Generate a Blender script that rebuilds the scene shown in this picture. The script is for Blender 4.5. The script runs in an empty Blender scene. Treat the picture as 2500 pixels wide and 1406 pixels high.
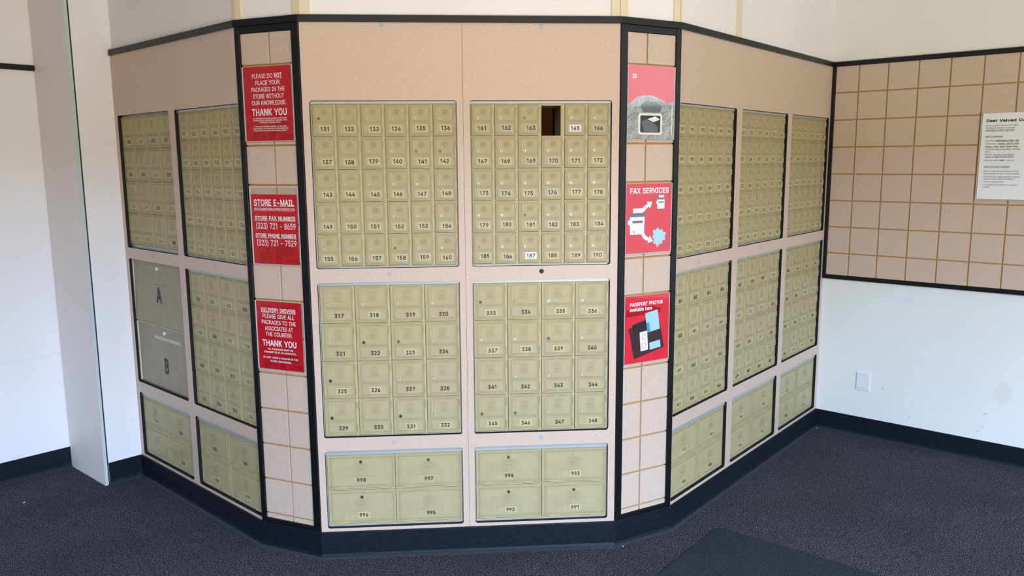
import bpy, bmesh, math, random
from mathutils import Matrix, Vector
random.seed(7)
SC = bpy.context.scene
COL = SC.collection

# ------------------------------------------------------------------ camera, world, lights, exposure
cam_data = bpy.data.cameras.new('camera')
cam_data.sensor_width = 36.0
cam_data.lens = 1975.24 / 2500 * 36.0
cam_data.clip_start = 0.02
cam = bpy.data.objects.new('camera', cam_data)
COL.objects.link(cam)
cam.matrix_world = (Matrix.Translation((0.5518, -3.2823, 1.6639)) @ Matrix.Rotation(math.radians(-4.139), 4, 'Z')
                    @ Matrix.Rotation(math.radians(81.103), 4, 'X') @ Matrix.Rotation(math.radians(-0.397), 4, 'Z'))
SC.camera = cam

world = bpy.data.worlds.new('daylight')
SC.world = world
world.use_nodes = True
wn = world.node_tree
bg = wn.nodes['Background']
bg.inputs['Color'].default_value = (1.0, 0.95, 0.76, 1)
bg.inputs['Strength'].default_value = 0.52

def area(name, loc, target, sx, sy, power, color):
    l = bpy.data.lights.new(name, 'AREA')
    l.shape = 'RECTANGLE'; l.size = sx; l.size_y = sy; l.energy = power; l.color = color
    o = bpy.data.objects.new(name, l); COL.objects.link(o)
    o.location = loc
    o.rotation_euler = (Vector(target) - Vector(loc)).to_track_quat('-Z', 'Y').to_euler()
    return o
area('sky_daylight', (3.2, -9.6, 5.2), (3.2, 0.0, 5.2), 4.4, 5.6, 6700, (0.44, 0.65, 1.0))      # sky beyond the storefront; the header cuts it off higher up
area('sunlit_pavement', (3.2, -8.2, 0.02), (3.2, -8.2, 9.0), 4.4, 5.5, 1270, (1.0, 0.915, 0.72))    # bright pavement outside, lights the upper walls
area('high_side_window', (6.7, -2.7, 2.6), (1.0, 0.0, 1.2), 1.6, 0.66, 19, (0.78, 0.90, 1.0))
area('side_door_daylight', (6.7, -2.4, 0.95), (1.0, 0.0, 0.8), 2.2, 1.7, 24, (0.60, 0.78, 1.0))
area('ceiling_tube_light', (0.7, -2.4, 2.9), (0.7, -2.4, 0.0), 2.6, 0.5, 58, (1.0, 0.88, 0.86))

SC.view_settings.view_transform = 'Standard'
SC.view_settings.look = 'None'
SC.view_settings.gamma = 1.0
SC.view_settings.use_curve_mapping = False
SC.view_settings.exposure = 0.0

# ------------------------------------------------------------------ materials
def lin(c):
    return tuple(((x / 255) / 12.92 if x / 255 <= 0.04045 else ((x / 255 + 0.055) / 1.055) ** 2.4) for x in c) + (1,)

def mat(name, rgb, rough=0.5, metal=0.0, spec=0.5):
    m = bpy.data.materials.new(name); m.use_nodes = True
    b = m.node_tree.nodes['Principled BSDF']
    b.inputs['Base Color'].default_value = lin(rgb)
    b.inputs['Roughness'].default_value = rough
    b.inputs['Metallic'].default_value = metal
    b.inputs['Specular IOR Level'].default_value = spec
    return m

class NT:
    def __init__(s, m): s.t = m.node_tree; s.b = s.t.nodes['Principled BSDF']
    def n(s, typ, **kw):
        k = s.t.nodes.new(typ)
        for a, v in kw.items():
            if a in k.inputs: k.inputs[a].default_value = v
            else: setattr(k, a, v)
        return k
    def l(s, a, b): s.t.links.new(a, b)
    def coords(s, scale=(1, 1, 1)):
        c = s.n('ShaderNodeTexCoord'); mp = s.n('ShaderNodeMapping'); mp.inputs['Scale'].default_value = scale
        s.l(c.outputs['Object'], mp.inputs[0]); return mp.outputs[0]
    def noise(s, vec, scale, detail=2.0, dist=0.0, rough=0.5):
        k = s.n('ShaderNodeTexNoise'); k.inputs['Scale'].default_value = scale; k.inputs['Detail'].default_value = detail
        k.inputs['Distortion'].default_value = dist; k.inputs['Roughness'].default_value = rough
        s.l(vec, k.inputs['Vector']); return k.outputs['Fac']
    def math(s, op, a, b=None, c=None):
        k = s.n('ShaderNodeMath'); k.operation = op
        for i, x in enumerate((a, b, c)):
            if x is None: continue
            if isinstance(x, (int, float)): k.inputs[i].default_value = x
            else: s.l(x, k.inputs[i])
        return k.outputs[0]
    def ramp(s, fac, a, b, c0=(0, 0, 0, 1), c1=(1, 1, 1, 1)):
        k = s.n('ShaderNodeValToRGB'); e = k.color_ramp.elements
        e[0].position, e[1].position = a, b; e[0].color, e[1].color = c0, c1
        s.l(fac, k.inputs[0]); return k.outputs[0]
    def mix(s, fac, a, b):
        k = s.n('ShaderNodeMix'); k.data_type = 'RGBA'
        for i, x in ((0, fac), (6, a), (7, b)):
            if isinstance(x, (int, float)): k.inputs[i].default_value = x
            elif isinstance(x, tuple): k.inputs[i].default_value = x
            else: s.l(x, k.inputs[i])
        return k.outputs[2]
    def base(s, col): s.l(col, s.b.inputs['Base Color'])
    def bump(s, h, strength, dist=0.002):
        k = s.n('ShaderNodeBump'); k.inputs['Strength'].default_value = strength; k.inputs['Distance'].default_value = dist
        s.l(h, k.inputs['Height']); s.l(k.outputs[0], s.b.inputs['Normal'])

M = {}
def laminate(name, rgb, light, dark):
    m = mat(name, rgb, 0.42); t = NT(m); v = t.coords()
    n1 = t.noise(v, 105, 1.0, 0.5)
    band = t.ramp(t.math('ABSOLUTE', t.math('SUBTRACT', n1, 0.5)), 0.008, 0.028, (1, 1, 1, 1), (0, 0, 0, 1))
    mask = t.ramp(t.noise(v, 95, 1.0), 0.57, 0.62)
    curl = t.math('MULTIPLY', band, mask)
    spots = t.ramp(t.noise(v, 130, 1.0), 0.68, 0.74)
    grain = t.ramp(t.noise(v, 300, 2.0), 0.35, 0.65, lin(tuple(x - 6 for x in rgb)), lin(tuple(x + 5 for x in rgb)))
    c = t.mix(t.math('MULTIPLY', spots, 0.35), grain, lin(dark))
    c = t.mix(t.math('MULTIPLY', curl, 0.6), c, lin(light))
    t.base(c); return m
M['laminate'] = laminate('speckled_laminate', (205, 181, 162), (240, 228, 210), (168, 148, 130))
M['tile'] = laminate('speckled_laminate_tile', (204, 181, 162), (238, 222, 204), (166, 143, 126))
M['groove'] = mat('routed_particleboard', (182, 140, 86), 0.85, spec=0.2)
M['black_edge'] = mat('black_painted_edge', (10, 11, 16), 0.6)
M['black_trim'] = mat('black_wood_trim', (13, 14, 19), 0.38, spec=0.35)

m = M['base'] = mat('black_vinyl', (14, 20, 30), 0.55, spec=0.25); t = NT(m)
sc_ = t.ramp(t.noise(t.coords((6, 6, 30)), 6, 5.0), 0.5, 0.8, lin((10, 17, 27)), lin((27, 36, 49)))
t.base(sc_)
M['base_toe'] = mat('worn_vinyl_toe', (50, 56, 64), 0.65, spec=0.2)

def paint(name, rgb, spots=()):
    m = mat(name, rgb, 0.5); t = NT(m); v = t.coords()
    c = t.ramp(t.noise(v, 1.6, 4.0), 0.35, 0.7, lin(tuple(x - 5 for x in rgb)), lin(rgb))
    for (sx, sz, rx, rz, k, col) in spots:      # scuffs and knocks in the paint, each with its own place
        mp = t.n('ShaderNodeMapping'); mp.vector_type = 'POINT'
        mp.inputs['Location'].default_value = (-sx / rx, 0, -sz / rz)
        mp.inputs['Scale'].default_value = (1 / rx, 0, 1 / rz)
        tc = t.n('ShaderNodeTexCoord'); t.l(tc.outputs['Object'], mp.inputs[0])
        ln = t.n('ShaderNodeVectorMath'); ln.operation = 'LENGTH'; t.l(mp.outputs[0], ln.inputs[0])
        d = t.math('ADD', ln.outputs['Value'], t.math('MULTIPLY', t.noise(v, 90, 2.0), 0.7))
        c = t.mix(t.math('MULTIPLY', t.ramp(d, 0.9, 1.3, (1, 1, 1, 1), (0, 0, 0, 1)), k), c, lin(col))
    t.bump(t.noise(v, 220, 2.0), 0.06)
    t.base(c); return m
M['white'] = paint('white_wall_paint', (240, 237, 236))
G1 = (120, 126, 132); G2 = (186, 190, 192)
M['white_right'] = paint('white_wall_paint_scuffed', (236, 237, 232), [
    (0.389, 0.312, 0.012, 0.004, 0.8, G1), (0.639, 0.573, 0.004, 0.012, 0.4, G2), (0.929, 0.269, 0.014, 0.004, 0.8, G1),
    (0.899, 0.163, 0.016, 0.007, 0.5, G2), (0.558, 0.242, 0.014, 0.004, 0.5, G2), (0.543, 0.167, 0.008, 0.004, 0.7, G1),
    (0.787, 0.834, 0.008, 0.004, 0.4, G1), (1.003, 0.40, 0.07, 0.10, 0.10, (150, 140, 120)), (0.81, 0.37, 0.006, 0.012, 0.25, G2),
    (0.92, 0.19, 0.012, 0.012, 0.45, G2), (1.06, 0.16, 0.02, 0.004, 0.4, G2), (0.66, 0.235, 0.02, 0.004, 0.3, G2)])
M['white_left'] = paint('white_board_paint', (244, 241, 240))
M['slab'] = paint('offwhite_board_face', (238, 230, 224), [(0.10, 1.45, 0.016, 0.012, 0.4, G2), (0.30, 0.9, 0.03, 0.02, 0.3, G2)])
M['slab_edge'] = mat('worn_white_edge', (196, 208, 208), 0.5)
M['cream'] = mat('cream_batten', (226, 214, 182), 0.5)
M['ceiling'] = mat('ceiling_white', (226, 220, 208), 0.8)
M['brown'] = mat('brown_board', (150, 98, 52), 0.7)
M['dark_room'] = mat('dark_back_room', (52, 44, 40), 0.8)

m = M['carpet'] = mat('charcoal_carpet', (40, 41, 47), 0.95, spec=0.1); t = NT(m); v = t.coords()
n1 = t.noise(v, 235, 2.0); n2 = t.noise(v, 130, 2.0); n3 = t.noise(v, 2.2, 3.0)
f = t.ramp(n1, 0.54, 0.68); g = t.ramp(n2, 0.3, 0.7)
c = t.mix(g, lin((24, 26, 32)), lin((54, 56, 64)))
c = t.mix(t.math('MULTIPLY', f, 0.85), c, lin((168, 170, 184)))
c = t.mix(t.math('MULTIPLY', t.ramp(n3, 0.4, 0.7), 0.25), c, lin((30, 31, 38)))
t.base(c); t.bump(t.math('ADD', n1, n2), 0.9, 0.006)
m = M['mat'] = mat('ribbed_mat', (24, 28, 34), 0.95, spec=0.1); t = NT(m); v = t.coords()
w = t.n('ShaderNodeTexWave'); w.inputs['Scale'].default_value = 42; w.inputs['Distortion'].default_value = 1.5
w.inputs['Detail'].default_value = 2; w.inputs['Detail Scale'].default_value = 6; w.bands_direction = 'Y'; t.l(v, w.inputs['Vector'])
nn = t.ramp(t.noise(v, 260, 2.0), 0.42, 0.72)
c = t.mix(t.math('MULTIPLY', w.outputs['Fac'], 0.7), lin((18, 23, 29)), lin((46, 56, 66)))
c = t.mix(t.math('MULTIPLY', nn, 0.6), c, lin((92, 102, 112))); t.base(c); t.bump(w.outputs['Fac'], 0.8, 0.003)

def brass(name, rgb, rough, metal):
    m = mat(name, rgb, rough, metal); t = NT(m); v = t.coords()
    t.base(t.ramp(t.noise(v, 22, 3.0), 0.3, 0.75, lin(tuple(x - 9 for x in rgb)), lin(rgb))); return m
M['brass'] = brass('dull_brass_paint', (182, 168, 127), 0.45, 0.0)
M['brass_frame'] = brass('pale_brass_frame', (192, 181, 138), 0.45, 0.05)
M['brass_dark'] = brass('border_brass', (162, 150, 108), 0.5, 0.0)
M['locker'] = brass('tan_locker_paint', (160, 148, 122), 0.42, 0.1)
M['locker_light'] = mat('pale_locker_edge', (206, 198, 172), 0.4, 0.1)
M['alu'] = mat('aluminium_strip', (186, 188, 180), 0.4, 0.3)
M['chrome'] = mat('bright_lock_metal', (216, 212, 192), 0.4, 0.3)
M['silver'] = mat('polished_silver', (240, 240, 238), 0.25, 0.6)
M['chrome_dark'] = mat('dark_lock_metal', (92, 90, 82), 0.35, 0.8)
M['lock_brass'] = mat('brass_lock_metal', (150, 128, 78), 0.35, 0.8)
M['hinge'] = mat('hinge_metal', (182, 169, 124), 0.4, 0.25)
M['lock_ring'] = mat('lock_collar_metal', (150, 140, 108), 0.4, 0.3)
M['key'] = mat('keyhole_black', (10, 9, 8), 0.6)
M['ink'] = mat('black_lettering', (20, 18, 16), 0.5)
M['ink_faded'] = mat('faded_lettering', (112, 106, 84), 0.5)
M['tape'] = mat('tan_number_tape', (194, 184, 138), 0.4)
M['tape_green'] = mat('greenish_number_tape', (178, 176, 142), 0.35)
M['tape_white'] = mat('white_number_tape', (226, 228, 222), 0.35)
M['cap'] = mat('screw_cap', (176, 170, 172), 0.5)
M['red'] = mat('red_card', (196, 24, 36), 0.5, spec=0.15)
M['red_glare'] = mat('red_card_with_glare', (222, 40, 56), 0.4, spec=0.3)  # lighter copy of the red card, glare painted into its colour
M['red_ghost'] = mat('dark_red_print', (172, 18, 30), 0.5, spec=0.15)
M['print_white'] = mat('white_print', (244, 240, 240), 0.4)
M['print_grey'] = mat('grey_print', (98, 104, 112), 0.4)
M['print_black'] = mat('black_print', (22, 22, 26), 0.4)
M['print_blue'] = mat('pale_blue_print', (170, 212, 240), 0.4)
M['print_sky'] = mat('blue_print', (70, 150, 210), 0.4)
M['print_brown'] = mat('brown_print', (64, 30, 34), 0.4)
M['print_brown_dark'] = mat('dark_brown_print', (40, 18, 22), 0.4)
M['print_red'] = mat('red_print', (200, 60, 60), 0.4)
M['paper'] = mat('white_paper', (248, 250, 255), 0.5)
M['text_grey'] = mat('grey_text', (92, 98, 112), 0.5)
M['plate'] = mat('white_plastic_plate', (226, 230, 232), 0.35)
M['acrylic_edge'] = mat('acrylic_edge', (222, 222, 216), 0.3)
m = M['shred'] = mat('shredded_paper_print', (150, 150, 154), 0.4); t = NT(m)
cc = t.coords((1, 1, 1)); a1 = t.noise(cc, 95, 1.0, 2.2); a2 = t.noise(cc, 26, 2.0)
c = t.ramp(t.math('ABSOLUTE', t.math('SUBTRACT', a1, 0.5)), 0.015, 0.06, lin((34, 36, 42)), lin((206, 208, 212)))
c = t.mix(t.math('MULTIPLY', t.ramp(a2, 0.40, 0.66), 0.45), c, lin((70, 72, 78))); t.base(c)

m = bpy.data.materials.new('clear_acrylic'); m.use_nodes = True; nt = m.node_tree; nt.nodes.clear()
o_ = nt.nodes.new('ShaderNodeOutputMaterial'); tr = nt.nodes.new('ShaderNodeBsdfTransparent'); gl = nt.nodes.new('ShaderNodeBsdfGlossy')
fr = nt.nodes.new('ShaderNodeFresnel'); mx = nt.nodes.new('ShaderNodeMixShader')
fr.inputs['IOR'].default_value = 1.52; gl.inputs['Roughness'].default_value = 0.04; tr.inputs['Color'].default_value = (0.985, 0.99, 0.985, 1)
ge = nt.nodes.new('ShaderNodeNewGeometry'); fm = nt.nodes.new('ShaderNodeMath'); fm.operation = 'MULTIPLY_ADD'
nt.links.new(ge.outputs['Backfacing'], fm.inputs[0]); fm.inputs[1].default_value = -1.0; fm.inputs[2].default_value = 1.0
fn = nt.nodes.new('ShaderNodeMath'); fn.operation = 'MULTIPLY'; nt.links.new(fm.outputs[0], fn.inputs[0]); nt.links.new(fr.outputs[0], fn.inputs[1])
nt.links.new(fn.outputs[0], mx.inputs[0]); nt.links.new(tr.outputs[0], mx.inputs[1]); nt.links.new(gl.outputs[0], mx.inputs[2])
nt.links.new(mx.outputs[0], o_.inputs[0]); M['acrylic'] = m

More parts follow.
